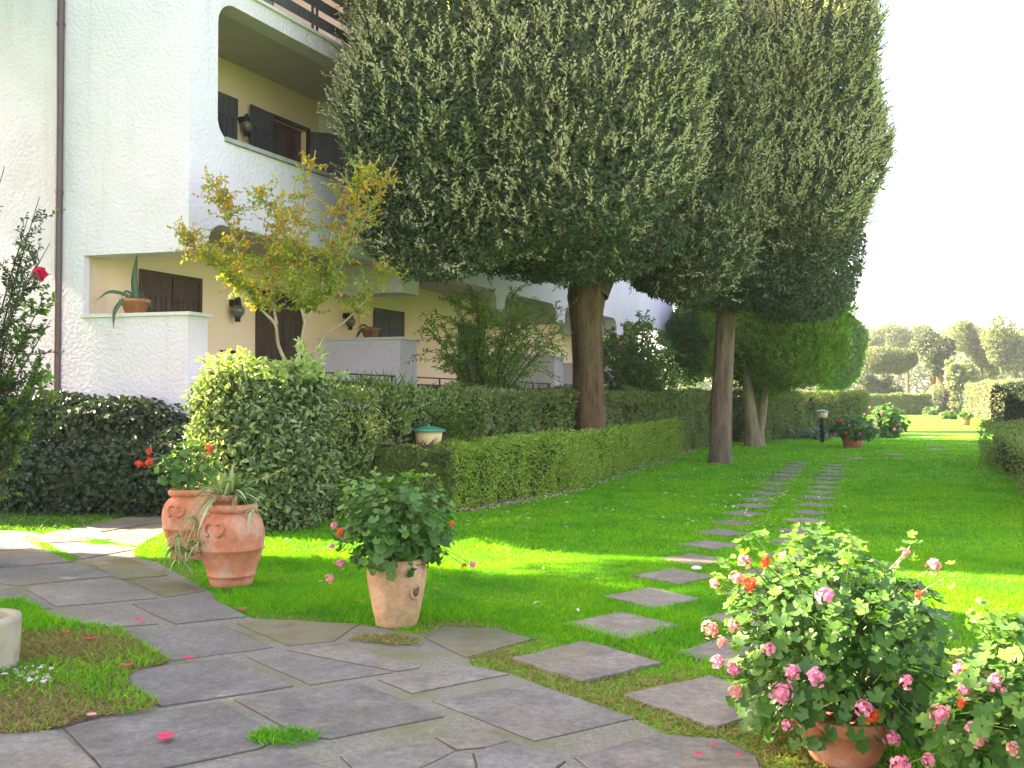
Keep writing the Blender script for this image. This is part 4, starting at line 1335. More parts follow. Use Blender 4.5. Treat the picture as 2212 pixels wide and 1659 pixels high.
far_tree(2230, 820, 120, 60, 50, M['far_dark'], 'dark tree closing the view past the square-cut hedge', 83, n=7000, L=.4)

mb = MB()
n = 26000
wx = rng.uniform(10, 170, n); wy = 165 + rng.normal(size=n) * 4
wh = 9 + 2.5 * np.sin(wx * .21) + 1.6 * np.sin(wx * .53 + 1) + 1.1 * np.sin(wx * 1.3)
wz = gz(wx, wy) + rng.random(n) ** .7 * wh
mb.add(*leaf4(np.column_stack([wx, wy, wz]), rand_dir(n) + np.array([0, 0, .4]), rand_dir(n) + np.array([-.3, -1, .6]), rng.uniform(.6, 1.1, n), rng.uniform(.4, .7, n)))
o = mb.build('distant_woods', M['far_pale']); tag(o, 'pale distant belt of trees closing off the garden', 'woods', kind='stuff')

# unseen evergreens added to shade paving and lawn, crowns shaped round the sun bands
def shade_tree(loc, label, blobs, n, seed, bark=M['bark'], ex=2.3, amp=.3):
    x, y = loc
    simple_tree('unseen_shade_oak', label, (x, y, g(y)), [([(x, y, g(y) - .1), (x, y, g(y) + .5), (x + .05, y, g(y) + 3), (x, y, g(y) + 6)], [.34, .27, .22, .15])],
                blobs, n, .15, .075, M['oak'], bark, seed, ex, .8, amp, 1.1, group='unseen evergreens added for shade', front=1.0)


shade_tree((-9.7, 13.0), 'unseen evergreen oak added beside the gable to shade the lawn', [((-9.6, 12.95, 10.0), (.75, 1.3, 2.85))], 32000, 91, ex=4.0, amp=.08)
mound('unseen_shade_shrub', 'unseen tall evergreen shrub added to shade the ivy at the gable', 'shrub', [((-9.4, 13.0, 2.3), (.85, 1.0, 2.25))], 9000, .12, .06, M['ivy'], 2.6, .3)  # unseen shrub added to keep the sun off the ivy
shade_tree((-11.5, 8.9), 'unseen evergreen oak added to shade the middle of the terrace', [((-11.5, 8.75, 6.6), (2.4, 2.15, 4.4)), ((-11.0, 11.2, 9.5), (.9, .75, .75))], 50000, 92)
shade_tree((-11.0, 4.6), 'unseen evergreen oak added to shade the near end of the terrace', [((-11.0, 4.4, 6.4), (2.3, 2.5, 4.4))], 46000, 93)

# ------------------------------------------------------------------ pots and potted plants
def jar_profile(s=1.0):
    p = [(0, .005), (.150, 0), (.160, .012), (.168, .05), (.176, .085), (.186, .088), (.190, .096), (.184, .104), (.200, .15), (.224, .22), (.242, .29), (.250, .296), (.253, .305), (.248, .314),
         (.254, .36), (.256, .41), (.250, .46), (.234, .51), (.205, .55), (.172, .575), (.168, .585), (.190, .592), (.200, .606), (.203, .622), (.198, .640), (.184, .652), (.160, .650), (.155, .62), (.15, .56), (0, .55)]
    return [(a * s, b * s) for a, b in p]


def arc_relief(mb, c, axisx, up, out, r, a0, a1, th):
    """a curled strip of clay standing out of the wall"""
    pts = []
    for i in range(15):
        a = math.radians(a0 + (a1 - a0) * i / 14)
        q = c + axisx * (math.cos(a) * r) + up * (math.sin(a) * r * 1.25)
        pts.append(q)
    mb.tube([np.array(p) for p in pts], [th * (.35 + .65 * math.sin(math.pi * min(1, .15 + i / 14))) for i in range(15)], 8)


def jar(loc, label, face):
    root = empty('terracotta_jar', loc, label, 'jar', 'terracotta oil jars')
    l = Vector(loc)
    MB().lathe(jar_profile(), 48, l).build('body', M['terracotta'], root, True)
    MB().lathe([(0, .555), (.1, .565), (.157, .56)], 20, l).build('soil', M['soil'], root, True)
    f = Vector((math.sin(face), -math.cos(face), 0)); sx = Vector((f.y * -1, f.x, 0))
    c = l + f * .246 + Vector((0, 0, .470))
    up = Vector((0, 0, 1)) - f * .25
    for s, a0, a1 in ((-1, -60, 200), (1, 240, -20)):
        m = MB()
        arc_relief(m, c + sx * (.044 * s), sx, up, f, .033, a0 if s < 0 else -60, a1 if s < 0 else 200, .011) if False else None
        if s < 0: arc_relief(m, c - sx * .045, sx, up, f, .036, 290, 40, .017)
        else: arc_relief(m, c + sx * .045, sx, up, f, .036, -110, 140, .017)
        m.build('scroll_relief', M['terracotta'], root, True)
    return root


J2 = gp(500, 1265); J1 = gp(412, 1208)
jar2 = jar(J2, 'large terracotta jar holding a small pot with a striped trailing plant', math.radians(-18))
jar1 = jar(J1, 'terracotta jar half hidden behind the trailing plant, planted with orange geraniums', math.radians(-16))
# small flower pot sitting in the front jar
ip = J2 + Vector((-.03, -.03, .56))
op = empty('flower_pot', ip, 'small plain clay flower pot standing in the mouth of the large jar', 'pot')
MB().lathe([(0, 0), (.078, 0), (.096, .10), (.100, .112), (.112, .113), (.116, .165), (.108, .168), (.100, .16), (.096, .13), (0, .125)], 28, ip).build('body', M['terracotta'], op, True)

# striped spider plant with hanging runners
spd = empty('spider_plant', ip + Vector((0, 0, .13)), 'striped spider plant with long arching leaves and hanging plantlets', 'plant')


def blade(mb, p, d, ln, w, droop, seg=6, m=0, rs=None):
    """arching strap leaf with a shallow channel"""
    p = np.array(p, float); d = unit(np.array(d, float))
    t = np.linspace(0, 1, seg + 1)
    c = p + d * (ln * t)[:, None] + np.array([0, 0, -1.0]) * (droop * ln * t * t)[:, None]
    s = np.cross(d, [0, 0, 1.0])
    if np.linalg.norm(s) < .05: s = np.array([1.0, 0, 0])
    s = unit(s)
    ww = w * np.clip(np.sin(np.pi * (.12 + .88 * t)) * 1.1, .02, 1)
    V = np.concatenate([c - s * ww[:, None] / 2 + [0, 0, .15 * w], c, c + s * ww[:, None] / 2 + [0, 0, .15 * w]], 0)
    n = seg + 1
    F = [[i, i + n, i + n + 1, i + 1] for i in range(seg)] + [[i + n, i + 2 * n, i + 2 * n + 1, i + n + 1] for i in range(seg)]
    mb.add(V, F, m)


mb = MB()
pc = ip + Vector((0, 0, .14))
for k in range(120):
    th = rng.uniform(0, 2 * np.pi); el = rng.uniform(.25, 1.4)
    d = (math.cos(th) * math.cos(el), math.sin(th) * math.cos(el), math.sin(el))
    blade(mb, np.array(pc) + rng.normal(size=3) * [.03, .03, .01], d, rng.uniform(.22, .40), rng.uniform(.016, .028), rng.uniform(.35, .9) * (1.3 - el * .6))
mb.build('leaves', M['spider'], spd, True)
mb, ml = MB(), MB()
ends = []
for k in range(9):
    e = np.array(at(rng.uniform(375, 432), rng.uniform(1150, 1235), J2.y - .12 + rng.uniform(-.1, .05)))
    s = np.array(pc); mid = s * .5 + e * .5 + np.array([-.06, 0, .16])
    P = np.array([s, s * .6 + mid * .4 + [0, 0, .06], mid, mid * .4 + e * .6, e])
    t = np.linspace(0, 4, 14)
    P = np.column_stack([np.interp(t, np.arange(5), P[:, i]) for i in range(3)])
    for _ in range(3): P[1:-1] = (P[:-2] + 2 * P[1:-1] + P[2:]) / 4
    mb.tube(P, .0028, 5)
    ends.append(e)
P = [np.array(pc), np.array(at(545, 1040, J2.y - .05)), np.array(at(590, 1025, J2.y - .1)), np.array(at(615, 1010, J2.y - .1))]
mb.tube(P, .003, 5)
mb.build('runners', M['runner'], spd)
for e in ends + [np.array(at(418, 1120, J2.y - .15)), np.array(at(425, 1140, J2.y - .15)), np.array(at(548, 1105, J2.y - .15))]:
    for k in range(14):
        th = rng.uniform(0, 2 * np.pi); el = rng.uniform(-.2, 1.2)
        blade(ml, e, (math.cos(th) * math.cos(el), math.sin(th) * math.cos(el), math.sin(el)), rng.uniform(.08, .17), rng.uniform(.010, .017), .9, 4)
ml.build('plantlets', M['spider'], spd)['kind'] = 'stuff'


def flower_head_mesh(mat, n=15, R=.036, pl=.017, seed=0, name='flower_head'):
    r = np.random.default_rng(seed)
    mb = MB()
    for k in range(n):
        d = unit(r.normal(size=3) + [0, -.35, .55]); c = d * R * r.uniform(.2, 1.0)
        s = unit(np.cross(d, r.normal(size=3))); t = np.cross(d, s)
        th = np.linspace(0, 2 * np.pi, 5, endpoint=False)
        D = np.cos(th)[:, None] * s + np.sin(th)[:, None] * t + d * .35
        mb.add(*leaf4(np.repeat(c[None], 5, 0), D, np.repeat(d[None], 5, 0), pl * r.uniform(.8, 1.2, 5), pl * .85, .1, .6))
    return mb.mesh(name, mat)


HEADS = {c: [flower_head_mesh(M[c], 26 + 5 * i, .034 + .004 * i, .0145, i + 3) for i in range(4)] for c in ('pink', 'salmon', 'red')}


def on_ellipsoid(dx, dy, c, r, back=0):
    d = np.array(ray(dx, dy)); o = np.array([0, 0, EYE]) - np.array(c); r = np.array(r)
    A = ((d / r) ** 2).sum(); B = 2 * (o * d / r ** 2).sum(); Cc = ((o / r) ** 2).sum() - 1
    q = B * B - 4 * A * Cc
    t = (-B - math.sqrt(q)) / (2 * A) if q > 0 else -B / (2 * A)
    return np.array([0, 0, EYE]) + d * t


def geranium(parent_loc, label, c, r, nleaf, LR, flowers, parent_name='geranium', seed=0, stems=60, new=.3, shade_core=True, k=15, hs=1.0, skirt=0, group='potted geraniums'):
    """domed geranium; flowers = [(px, py, colour, size)]"""
    rr = np.random.default_rng(seed)
    root = empty(parent_name, parent_loc, label, 'plant', group)
    c = np.array(c, float); r = np.array(r, float)
    p, nr = super_dirs(nleaf, r, 2.0)
    kk = p[:, 2] > -r[2] * .85
    p, nr = p[kk], nr[kk]
    fac = 1 - rr.random(len(p)) ** 1.7 * .55
    P = c + p * fac[:, None] + nr * lumps(p + c, .05 * r[0] * 2, 7 / r[0] * .45, seed)[:, None]
    N = unit(nr * .6 + np.array([0, -.15, .75]) + rr.normal(size=P.shape) * .38)
    D = unit(nr + np.array([0, 0, -.5]) + rr.normal(size=P.shape) * .5)
    sz = LR * rr.uniform(.55, 1.2, len(P))
    young = (fac > .88) & (rr.random(len(P)) < new) & (p[:, 2] > -.2 * r[2])
    lv = MB()
    lv.add(*leaf_round(P[~young], D[~young], N[~young], sz[~young], 5, k), 0)
    if young.any(): lv.add(*leaf_round(P[young] + nr[young] * .02, D[young], N[young], sz[young] * .75, 5, k), 1)
    # leaf stalks and main stems
    st = MB()
    pick = rr.choice(len(P), min(len(P), nleaf // 2), replace=False)
    for i in pick[:260]:
        q = P[i]; a = c + (q - c) * .45 - np.array([0, 0, .04])
        st.tube([a, (a + q) / 2 + [0, 0, .01], q], .0022, 4, 0, 0, False)
    for i in range(stems):
        th = rr.uniform(0, 6.28)
        e = c + r * unit(np.array([math.cos(th), math.sin(th), rr.uniform(.1, 1.2)])) * .8
        b = np.array([c[0], c[1], parent_loc[2]]) + rr.normal(size=3) * [.04, .04, 0] + np.array([0, 0, .02])
        m = (b + e) / 2 + [0, 0, -.05]
        st.tube([b, m, e], [.006, .005, .003], 5, 0, 0, False)
    for j in range(skirt):
        # young shoots that stand clear of the dome
        th = rr.uniform(0, 6.28); u = unit(np.array([math.cos(th), math.sin(th), rr.uniform(.25, 1.5)]))
        a = c + r * u * .8; e = c + r * u * rr.uniform(1.03, 1.16) + np.array([0, 0, .03])
        st.tube([a, (a + e) / 2 + [0, 0, .01], e], [.003, .0025, .002], 4, 0, 0, False)
        nn = 5
        PP = e + rr.normal(size=(nn, 3)) * .028
        lv.add(*leaf_round(PP, rand_dir(nn), np.tile([0, -.2, 1.0], (nn, 1)) + rr.normal(size=(nn, 3)) * .4, LR * rr.uniform(.35, .75, nn), 5, k), 1)
    st.build('stems', M['stem'], root)
    lv.build('leaves', [M['ger'], M['ger_new']], root, True)
    for j, f in enumerate(flowers):
        px, py, colr = f[:3]; s = f[3] if len(f) > 3 else 1.0
        q = on_ellipsoid(px, py, c, r * 1.06)
        h = bpy.data.objects.new('flower_head', HEADS[colr][j % 4]); COL.objects.link(h)
        h.parent = root
        h.location = Vector(q) - Vector(root.location)
        h.rotation_euler = (rr.uniform(-.4, .4), rr.uniform(-.4, .4), rr.uniform(-.9, .9))
        h.scale = (s * hs * .88,) * 3
        sm = MB()
        a = c + (q - c) * .55
        sm.tube([a, (a + q) / 2 + [0, 0, .01], q], .0025, 4, 0, 0, False)
        sm.build('flower_stalk', M['stem'], root)
    return root


geranium(J1 + Vector((0, 0, .6)), 'straggly geranium with three orange blooms growing from the rear jar', np.array(J1) + [-.02, 0, .83], (.27, .25, .24), 240, .036,
         [(322, 975, 'red', 1.0), (320, 1000, 'red', 1.5), (452, 973, 'red', 1.4), (300, 1002, 'red', .9)], seed=101, stems=14, new=.5, skirt=8)
# a little geranium sharing the front jar
geranium(J2 + Vector((.08, 0, .56)), 'small bright geranium tucked beside the striped plant in the front jar', np.array(J2) + [.10, .02, .74], (.10, .10, .13), 42, .034, [], seed=102, stems=5, new=.5)

# broken-pocket pot with pink and orange geraniums on the lawn edge
P3 = gp(857, 1350)
pot3 = empty('strawberry_pot', P3, 'pale limey clay pot with a broken side pocket at the lawn edge', 'pot')
MB().lathe([(0, .004), (.128, 0), (.136, .012), (.155, .10), (.176, .20), (.192, .29), (.197, .34), (.192, .40), (.186, .44), (.170, .444), (.165, .40), (0, .38)], 40, P3).build('body', M['terracotta_old'], pot3, True)
pk = P3 + Vector((.135, -.125, .245))
fo = Vector((.72, -.69, .12)).normalized(); sx = Vector((.69, .72, 0)).normalized()
upv = fo.cross(sx) * -1
mb = MB()
pts = [np.array(pk + sx * (math.cos(a) * .036) + Vector((0, 0, 1)) * (math.sin(a) * .048)) for a in np.linspace(0, 2 * np.pi, 19)]
mb.tube(pts, .011, 8)
mb.build('pocket_lip', M['terracotta_old'], pot3, True)
V = [np.array(pk + fo * .004)] + [np.array(pk + fo * .002 + sx * (math.cos(a) * .033) + Vector((0, 0, 1)) * (math.sin(a) * .045)) for a in np.linspace(0, 2 * np.pi, 18, endpoint=False)]
MB().add(V, [[0, i + 1, (i + 1) % 18 + 1] for i in range(18)]).build('pocket_shade', M['soil'], pot3)  # dark disc standing in for the shaded hollow of the pocket
geranium(P3 + Vector((0, 0, .4)), 'bushy geranium with a few pink and orange blooms in the broken-pocket pot', np.array(P3) + [.0, 0, .655], (.40, .38, .33), 900, .036,
         [(722, 1135, 'pink', .8), (733, 1151, 'red', .9), (737, 1219, 'pink', .9), (712, 1250, 'salmon', .8), (1003, 1222, 'red', .6), (1020, 1220, 'pink', .8), (976, 1133, 'red', .6), (716, 1181, 'pink', .6)],
         seed=103, stems=40, new=.3, skirt=16)

# big geranium in a bowl in the foreground
P4 = gp(1822, 1640)
pot4 = empty('terracotta_bowl', P4, 'round reddish clay bowl under the big pink geranium', 'pot')
MB().lathe([(0, .003), (.125, 0), (.135, .01), (.165, .08), (.178, .13), (.185, .14), (.205, .146), (.208, .19), (.200, .20), (.185, .195), (.175, .17), (0, .16)], 44, P4).build('body', M['terracotta'], pot4, True)
fl4 = [(1608, 1212, 'salmon', 1.1), (1650, 1216, 'red', .8), (1543, 1262, 'salmon', .7), (1592, 1250, 'salmon', .8), (1783, 1288, 'pink', 1.2), (1955, 1195, 'salmon', .6), (2018, 1225, 'salmon', 1.0), (1533, 1360, 'salmon', 1.0),
       (1585, 1352, 'salmon', .9), (1558, 1387, 'salmon', .8), (1550, 1432, 'pink', .9), (1583, 1446, 'pink', .8), (1663, 1402, 'pink', .9), (1710, 1455, 'pink', 1.05), (1763, 1465, 'pink', 1.1), (1690, 1497, 'pink', 1.1),
       (1866, 1530, 'pink', 1.1), (1882, 1548, 'red', .95), (1960, 1475, 'pink', .8), (1590, 1495, 'salmon', .8), (1700, 1566, 'pink', .8), (1925, 1595, 'pink', 1.0), (1985, 1285, 'red', .5), (1620, 1262, 'red', .8)]
geranium(P4 + Vector((0, 0, .17)), 'big foreground geranium crowded with pink and salmon blooms in a clay bowl', np.array(P4) + [-.02, .05, .485], (.47, .44, .43), 1750, .032, fl4, seed=104, stems=60, new=.35, skirt=20)
# its neighbour at the picture corner
P5 = (1.95, 3.42, g(3.42))
P5 = Vector(P5)
pot5 = empty('terracotta_bowl', P5, 'clay bowl hidden under the geranium in the lower corner', 'pot')
MB().lathe([(0, .003), (.125, 0), (.135, .01), (.165, .08), (.178, .13), (.185, .14), (.205, .146), (.208, .19), (.200, .20), (.185, .195), (.175, .17), (0, .16)], 32, P5).build('body', M['terracotta'], pot5, True)
fl5 = [(2155, 1475, 'pink', 1.1), (2068, 1445, 'pink', .9), (2085, 1495, 'pink', .8), (2035, 1545, 'pink', 1.0), (2100, 1572, 'pink', .8), (2112, 1600, 'pink', .8), (2030, 1575, 'pink', .7), (1945, 1655, 'pink', 1.0), (2008, 1642, 'pink', .9), (2075, 1520, 'red', .5), (2190, 1620, 'salmon', .7)]
geranium(P5 + Vector((0, 0, .17)), 'dark-leaved geranium with pink blooms cut off by the picture corner', np.array(P5) + [.03, 0, .37], (.43, .4, .33), 1300, .034, fl5, seed=105, stems=40, new=.25, skirt=20)

# far pots and flowering shrubs
def far_pot(px, py, w_px, h_px, lab_pot, lab_pl, plant_r, seed, cols=('pink', 'red'), nleaf=320, LR=.075, nf=9, mat='terracotta'):
    b = gp(px, py); k = b.y / FPX
    R, H = w_px * k / 2, h_px * k
    o = empty('planter_pot', b, lab_pot, 'pot', 'pots along the lawn')
    MB().lathe([(0, .01), (R * .78, 0), (R * .9, H * .6), (R * .98, H * .8), (R * 1.06, H * .82), (R * 1.08, H), (R * .98, H), (R * .94, H * .9), (0, H * .88)], 28, b).build('body', M[mat], o, True)
    rx, rz = plant_r[0] * k, plant_r[1] * k
    rr = np.random.default_rng(seed)
    fl = [(px + rr.uniform(-.85, .85) * plant_r[0], py - h_px - plant_r[1] * .55 + rr.uniform(-.8, .8) * plant_r[1], cols[rr.integers(0, len(cols))], 1.5) for _ in range(nf)]
    geranium(b + Vector((0, 0, H * .8)), lab_pl, np.array(b) + [0, 0, H + rz * .55], (rx, rx * .9, rz), nleaf, LR, fl, seed=seed, stems=20, new=.25, k=9)


far_pot(1842, 967, 48, 26, 'wide clay pot on the lawn in front of the tall dark hedge', 'spreading pink geranium filling the wide clay pot on the lawn', (55, 30), 111, ('pink', 'pink', 'red'), nleaf=520, nf=6)
far_pot(2087, 919, 18, 17, 'clay pot standing alone near the sunlit end of the lawn', 'small green plant in the lone pot near the sunlit lawn', (13, 8), 112, ('red',), 90, .12, 2)
b = gp(1915, 946); k = b.y / FPX
geranium(b, 'round dark shrub dotted with pink flowers beside the wide clay pot', np.array(b) + [0, 0, 33 * k], (44 * k, 40 * k, 36 * k), 750, .085,
         [(1880, 880, 'pink', 1.6), (1890, 905, 'pink', 1.6), (1932, 928, 'pink', 1.8), (1943, 917, 'pink', 1.7), (1950, 928, 'pink', 1.6), (1893, 917, 'pink', 1.6), (1893, 938, 'salmon', 1.5), (1905, 895, 'pink', 1.5), (1868, 895, 'pink', 1.3)],
         'flowering_shrub', 113, 30, .3, k=9, group='flowering shrubs on the lawn')
b = gp(2012, 897); k = b.y / FPX
geranium(b, 'small flowering shrub at the foot of the far hedge', np.array(b) + [0, 0, 9 * k], (18 * k, 15 * k, 11 * k), 220, .16, [(2000, 888, 'red', 3), (2025, 893, 'red', 3)], 'flowering_shrub', 114, 8, .5, k=7, group='flowering shrubs on the lawn')
b = gp(2048, 906); k = b.y / FPX
geranium(b, 'yellow-green sunny clump of leaves beside the lone far pot', np.array(b) + [0, 0, 9 * k], (17 * k, 15 * k, 11 * k), 200, .15, [(2032, 895, 'pink', 3)], 'flowering_shrub', 115, 8, 1.0, k=7, group='flowering shrubs on the lawn')
b = gp(2150, 925); k = b.y / FPX
geranium(b, 'low rounded green shrub ahead of the square-cut hedge block', np.array(b) + [0, 0, 10 * k], (30 * k, 22 * k, 16 * k), 500, .09, [], 'flowering_shrub', 116, 8, .4, k=7, group='flowering shrubs on the lawn')


# ------------------------------------------------------------------ agaves on the ledges and beside the far lamp
def strap(mb, pts, w, thick=.010):
    """thick fleshy leaf along pts"""
    P = np.array(pts, float)
    t = np.linspace(0, len(P) - 1, 13)
    P = np.column_stack([np.interp(t, np.arange(len(pts)), P[:, i]) for i in range(3)])
    for _ in range(2): P[1:-1] = (P[:-2] + 2 * P[1:-1] + P[2:]) / 4
    T = unit(np.gradient(P, axis=0))
    s = unit(np.cross(T, np.array([.25, -1, .2])))
    n = np.cross(s, T)
    u = np.linspace(0, 1, 13)
    ww = w * np.clip(1.15 * np.sin(np.pi * (.22 + .78 * u)), .03, 1)[:, None]
    V = np.concatenate([P - s * ww / 2 + n * ww * .12, P - n * thick, P + s * ww / 2 + n * ww * .12, P + n * thick * .3])
    k = 13
    F = []
    for i in range(k - 1):
        for a, b in ((0, 1), (1, 2), (2, 3), (3, 0)):
            F.append([a * k + i, b * k + i, b * k + i + 1, a * k + i + 1])
    mb.add(V, F)


def ledge_pot(loc, label, plabel, leaves, R=.15, H=.2):
    l = Vector(loc)
    o = empty('ledge_pot', l, label, 'pot', 'pots on the porch ledges')
    MB().lathe([(0, .003), (R * .62, 0), (R * .9, H * .75), (R * .95, H * .76), (R * 1.02, H * .78), (R * 1.02, H), (R * .92, H), (R * .88, H * .88), (0, H * .85)], 28, l).build('body', M['terracotta'], o, True)
    pl = empty('agave', l + Vector((0, 0, H * .86)), plabel, 'plant', 'agaves on the porch ledges')
    for lf in leaves:
        m = MB(); strap(m, [l + Vector((0, 0, H * .86))] + lf[:-1], lf[-1]); m.build('leaf', M['agave'], pl, True)


ub = 1.02
for _ in range(40):
    q = HP(.19, ub, LEDGE)
    px = 1106 + q.x / q.y * FPX
    ub += (px - 290) * .004
lp = HP(.19, ub, LEDGE + .003)
Lz = lp.y
ledge_pot(lp, 'clay pot on the white gable parapet', 'agave with one upright and several drooping leaves on the gable parapet',
          [[at(293, 640, Lz - .02), at(290, 600, Lz), at(297, 540, Lz), .10],
           [at(270, 635, Lz - .1), at(235, 628, Lz - .15), at(207, 650, Lz - .15), .05],
           [at(268, 645, Lz - .2), at(246, 672, Lz - .35), at(245, 712, Lz - .36), .065],
           [at(310, 645, Lz), at(322, 655, Lz), at(330, 668, Lz - .05), .05],
           [at(300, 640, Lz + .1), at(308, 632, Lz + .1), at(312, 645, Lz + .1), .04],
           [at(282, 632, Lz - .05), at(270, 628, Lz - .08), at(262, 645, Lz - .1), .04]], .21, .21)
ub = .9
for _ in range(60):
    q = HP(5.8, ub, LEDGE); px = 1106 + q.x / q.y * FPX; ub += (px - 800) * .003
lp = HP(5.8, ub, LEDGE + .003); Lz = lp.y
ledge_pot(lp, 'clay pot on the shaded divider parapet of the second porch', 'small agave with drooping leaves on the divider parapet',
          [[at(780, 712, Lz), at(765, 735, Lz - .3), .06], [at(798, 705, Lz), at(803, 725, Lz - .25), at(800, 745, Lz - .3), .05], [at(815, 702, Lz), at(818, 712, Lz), .05], [at(785, 700, Lz), at(770, 712, Lz - .1), .04]], .2, .2)

ag = gp(1765, 950)
agr = empty('agave_clump', ag, 'grey-green agave clump at the foot of the tall dark hedge', 'plant')
for k in range(30):
    th = rng.uniform(0, 2 * np.pi); el = rng.uniform(.35, 1.35); ln = rng.uniform(.5, .95)
    d = np.array([math.cos(th) * math.cos(el), math.sin(th) * math.cos(el), math.sin(el)])
    p = np.array(ag) + np.array([rng.normal() * .25, rng.normal() * .15, .02])
    m = MB(); strap(m, [p, p + d * ln * .5, p + d * ln * .85 + [0, 0, -.05], p + d * ln * 1.1 + [0, 0, -.28]], .08); m.build('leaf', M['agave'], agr, True)


# ------------------------------------------------------------------ garden lamps
def garden_lamp(x, y, ztop, R, label):
    b = Vector((x, y, g(y)))
    H = ztop - b.z
    o = empty('garden_lamp', b, label, 'lamp', 'green-capped garden lamps')
    MB().lathe([(0, 0), (R * .32, 0), (R * .32, H - R * 1.0)], 16, b).build('post', M['black'], o, True)
    MB().lathe([(0, H - R * 1.32), (R * .70, H - R * 1.32), (R * .74, H - R * 1.28), (R * .84, H - R * .42), (R * .80, H - R * .40), (0, H - R * .4)], 36, b).build('shade', M['cream'], o, True)
    MB().lathe([(R * .80, H - R * .43), (R * 1.02, H - R * .42), (R * 1.03, H - R * .36), (R * .9, H - R * .28), (R * .5, H - R * .13), (R * .2, H - R * .08), (R * .1, H - R * .06), (R * .09, H), (0, H)], 36, b).build('cap', M['green_enamel'], o, True)


lz = at(926, 917, 12.85)
garden_lamp(lz.x, 12.85, lz.z, .222, 'cream garden lamp with a green cap behind the fine-leaved low hedge')
q = at(1776, 884, 31.5)
garden_lamp(q.x, 31.5, q.z, .21, 'distant green-capped garden lamp by the agave clump')

# ------------------------------------------------------------------ round cast-stone planter at the frame edge
pc = gp(-72, 1455)
pl = empty('stone_planter', pc, 'round aged cast-stone planter rim at the terrace edge', 'planter')
R = abs(gp(34, 1455).x - pc.x)
MB().lathe([(R * .93, -.02), (R * .95, .05), (R * .985, .2), (R, .27), (R * 1.0, .285), (R * .985, .30), (R * .80, .305), (R * .78, .29), (R * .76, .1)], 64, pc).build('rim', M['concrete'], pl, True)
MB().lathe([(0, .22), (R * .77, .22)], 32, pc).build('soil', M['soil'], pl)

# ------------------------------------------------------------------ fallen rose petals on the paving
def petal(px, py, s, label, mat='rose', seed=0, zoff=.028):
    r = np.random.default_rng(seed)
    c = np.array(gp(px, py)) + [0, 0, zoff]
    n = 10
    th = np.linspace(0, 2 * np.pi, n, endpoint=False)
    rx, ry = s * r.uniform(.8, 1.0), s * r.uniform(.75, 1.0)
    az = r.uniform(-.5, .5)
    x, y = np.cos(th) * rx, np.sin(th) * ry
    cup = .16 * s * (np.abs(np.cos(th)) ** 2) + r.uniform(0, .18, n) * s
    ring = np.column_stack([x * math.cos(az) - y * math.sin(az), x * math.sin(az) + y * math.cos(az), cup])
    V = np.concatenate([[[0, 0, 0.002]], ring * [.6, .6, .15] + [0, 0, .004], ring]) + c
    F3 = [[0, i + 1, (i + 1) % n + 1] for i in range(n)]
    F4 = [[i + 1, i + 1 + n, (i + 1) % n + 1 + n, (i + 1) % n + 1] for i in range(n)]
    mb = MB(); mb.add(V, F3); mb.F.append(np.array(F4)); mb.M.append(0)
    o = mb.build('petal', M[mat], None, True)
    tag(o, label, 'petal', 'fallen rose petals')


for k, (x, y, s, lab) in enumerate([
    (358, 1608, .040, 'bright pink petal on the flagstone nearest the bottom edge'),
    (272, 1451, .038, 'pink petal at the edge of the dry grass patch, bent at one tip'),
    (408, 1434, .034, 'pink petal on the flagstone beside the dry grass patch'),
    (303, 1351, .034, 'pink petal on the bluish flagstone behind the dry grass patch'),
    (524, 1326, .034, 'pink petal where the lawn meets the paving below the large jar'),
    (776, 1309, .036, 'crimson petal in the grass beside the broken-pocket pot'),
    (195, 1392, .032, 'pink petal lying flat in the grass by the stone planter'),
    (142, 1377, .030, 'red folded petal standing in the grass by the stone planter'),
    (41, 1379, .028, 'dark red petal close against the stone planter'),
    (198, 1560, .026, 'faded salmon petal on the front rim of the dry grass'),
    (1510, 1647, .018, 'tiny magenta petal on the flagstone under the big geranium'),
    (1545, 1625, .014, 'tiny magenta petal farther under the big geranium'),
    (1596, 1647, .014, 'tiny magenta petal closest to the clay bowl')]):
    petal(x, y, s, lab, 'rose' if k != 9 else 'salmon', 200 + k, .034)
# pale faded petals heaped in the grass by the planter
mb = MB()
for k in range(46):
    q = np.array(gp(rng.normal(72, 26), rng.normal(1472, 10))) + [0, 0, .03 + rng.uniform(0, .015)]
    mb.add(*leaf6(q[None], rand_dir(1) * [1, 1, .2], np.array([[0, 0, 1.0]]) + rng.normal(size=(1, 3)) * .4, rng.uniform(.025, .05), rng.uniform(.02, .03)))
o = mb.build('petal_litter', M['whitepetal']); tag(o, 'scatter of faded whitish petals in the grass by the planter', 'petals', kind='stuff')
ps = gp(1505, 1237)
mb = MB().lathe([(0, .03), (.03, .032), (.045, .045), (.04, .062), (.02, .072), (0, .073)], 12, (0, 0, 0))
o = mb.build('pebble', M['marble'], None, True); o.location = ps; o.scale = (1, .6, .8); tag(o, 'small smooth pebble lying on a stepping stone', 'pebble')

# ------------------------------------------------------------------ grass
dry_px = [[(-200, 1300), (20, 1310), (100, 1338), (165, 1352), (250, 1368), (330, 1408), (368, 1436), (288, 1455), (282, 1492), (338, 1530), (240, 1552), (130, 1582), (-60, 1600), (-200, 1610)]]
dry_patch = [[gp(*p) for p in s] for s in dry_px]
tuft_px = [(590, 1610), (615, 1606), (640, 1604), (655, 1600)]
edge_px = [(745, 1390), (790, 1378), (850, 1378), (905, 1385), (912, 1398), (860, 1400), (800, 1392)]
edge_poly = [gp(*p) for p in edge_px]


def shrink(poly, f):
    p = np.array([(q[0], q[1]) for q in poly]); c = p.mean(0)
    return c + (p - c) * f


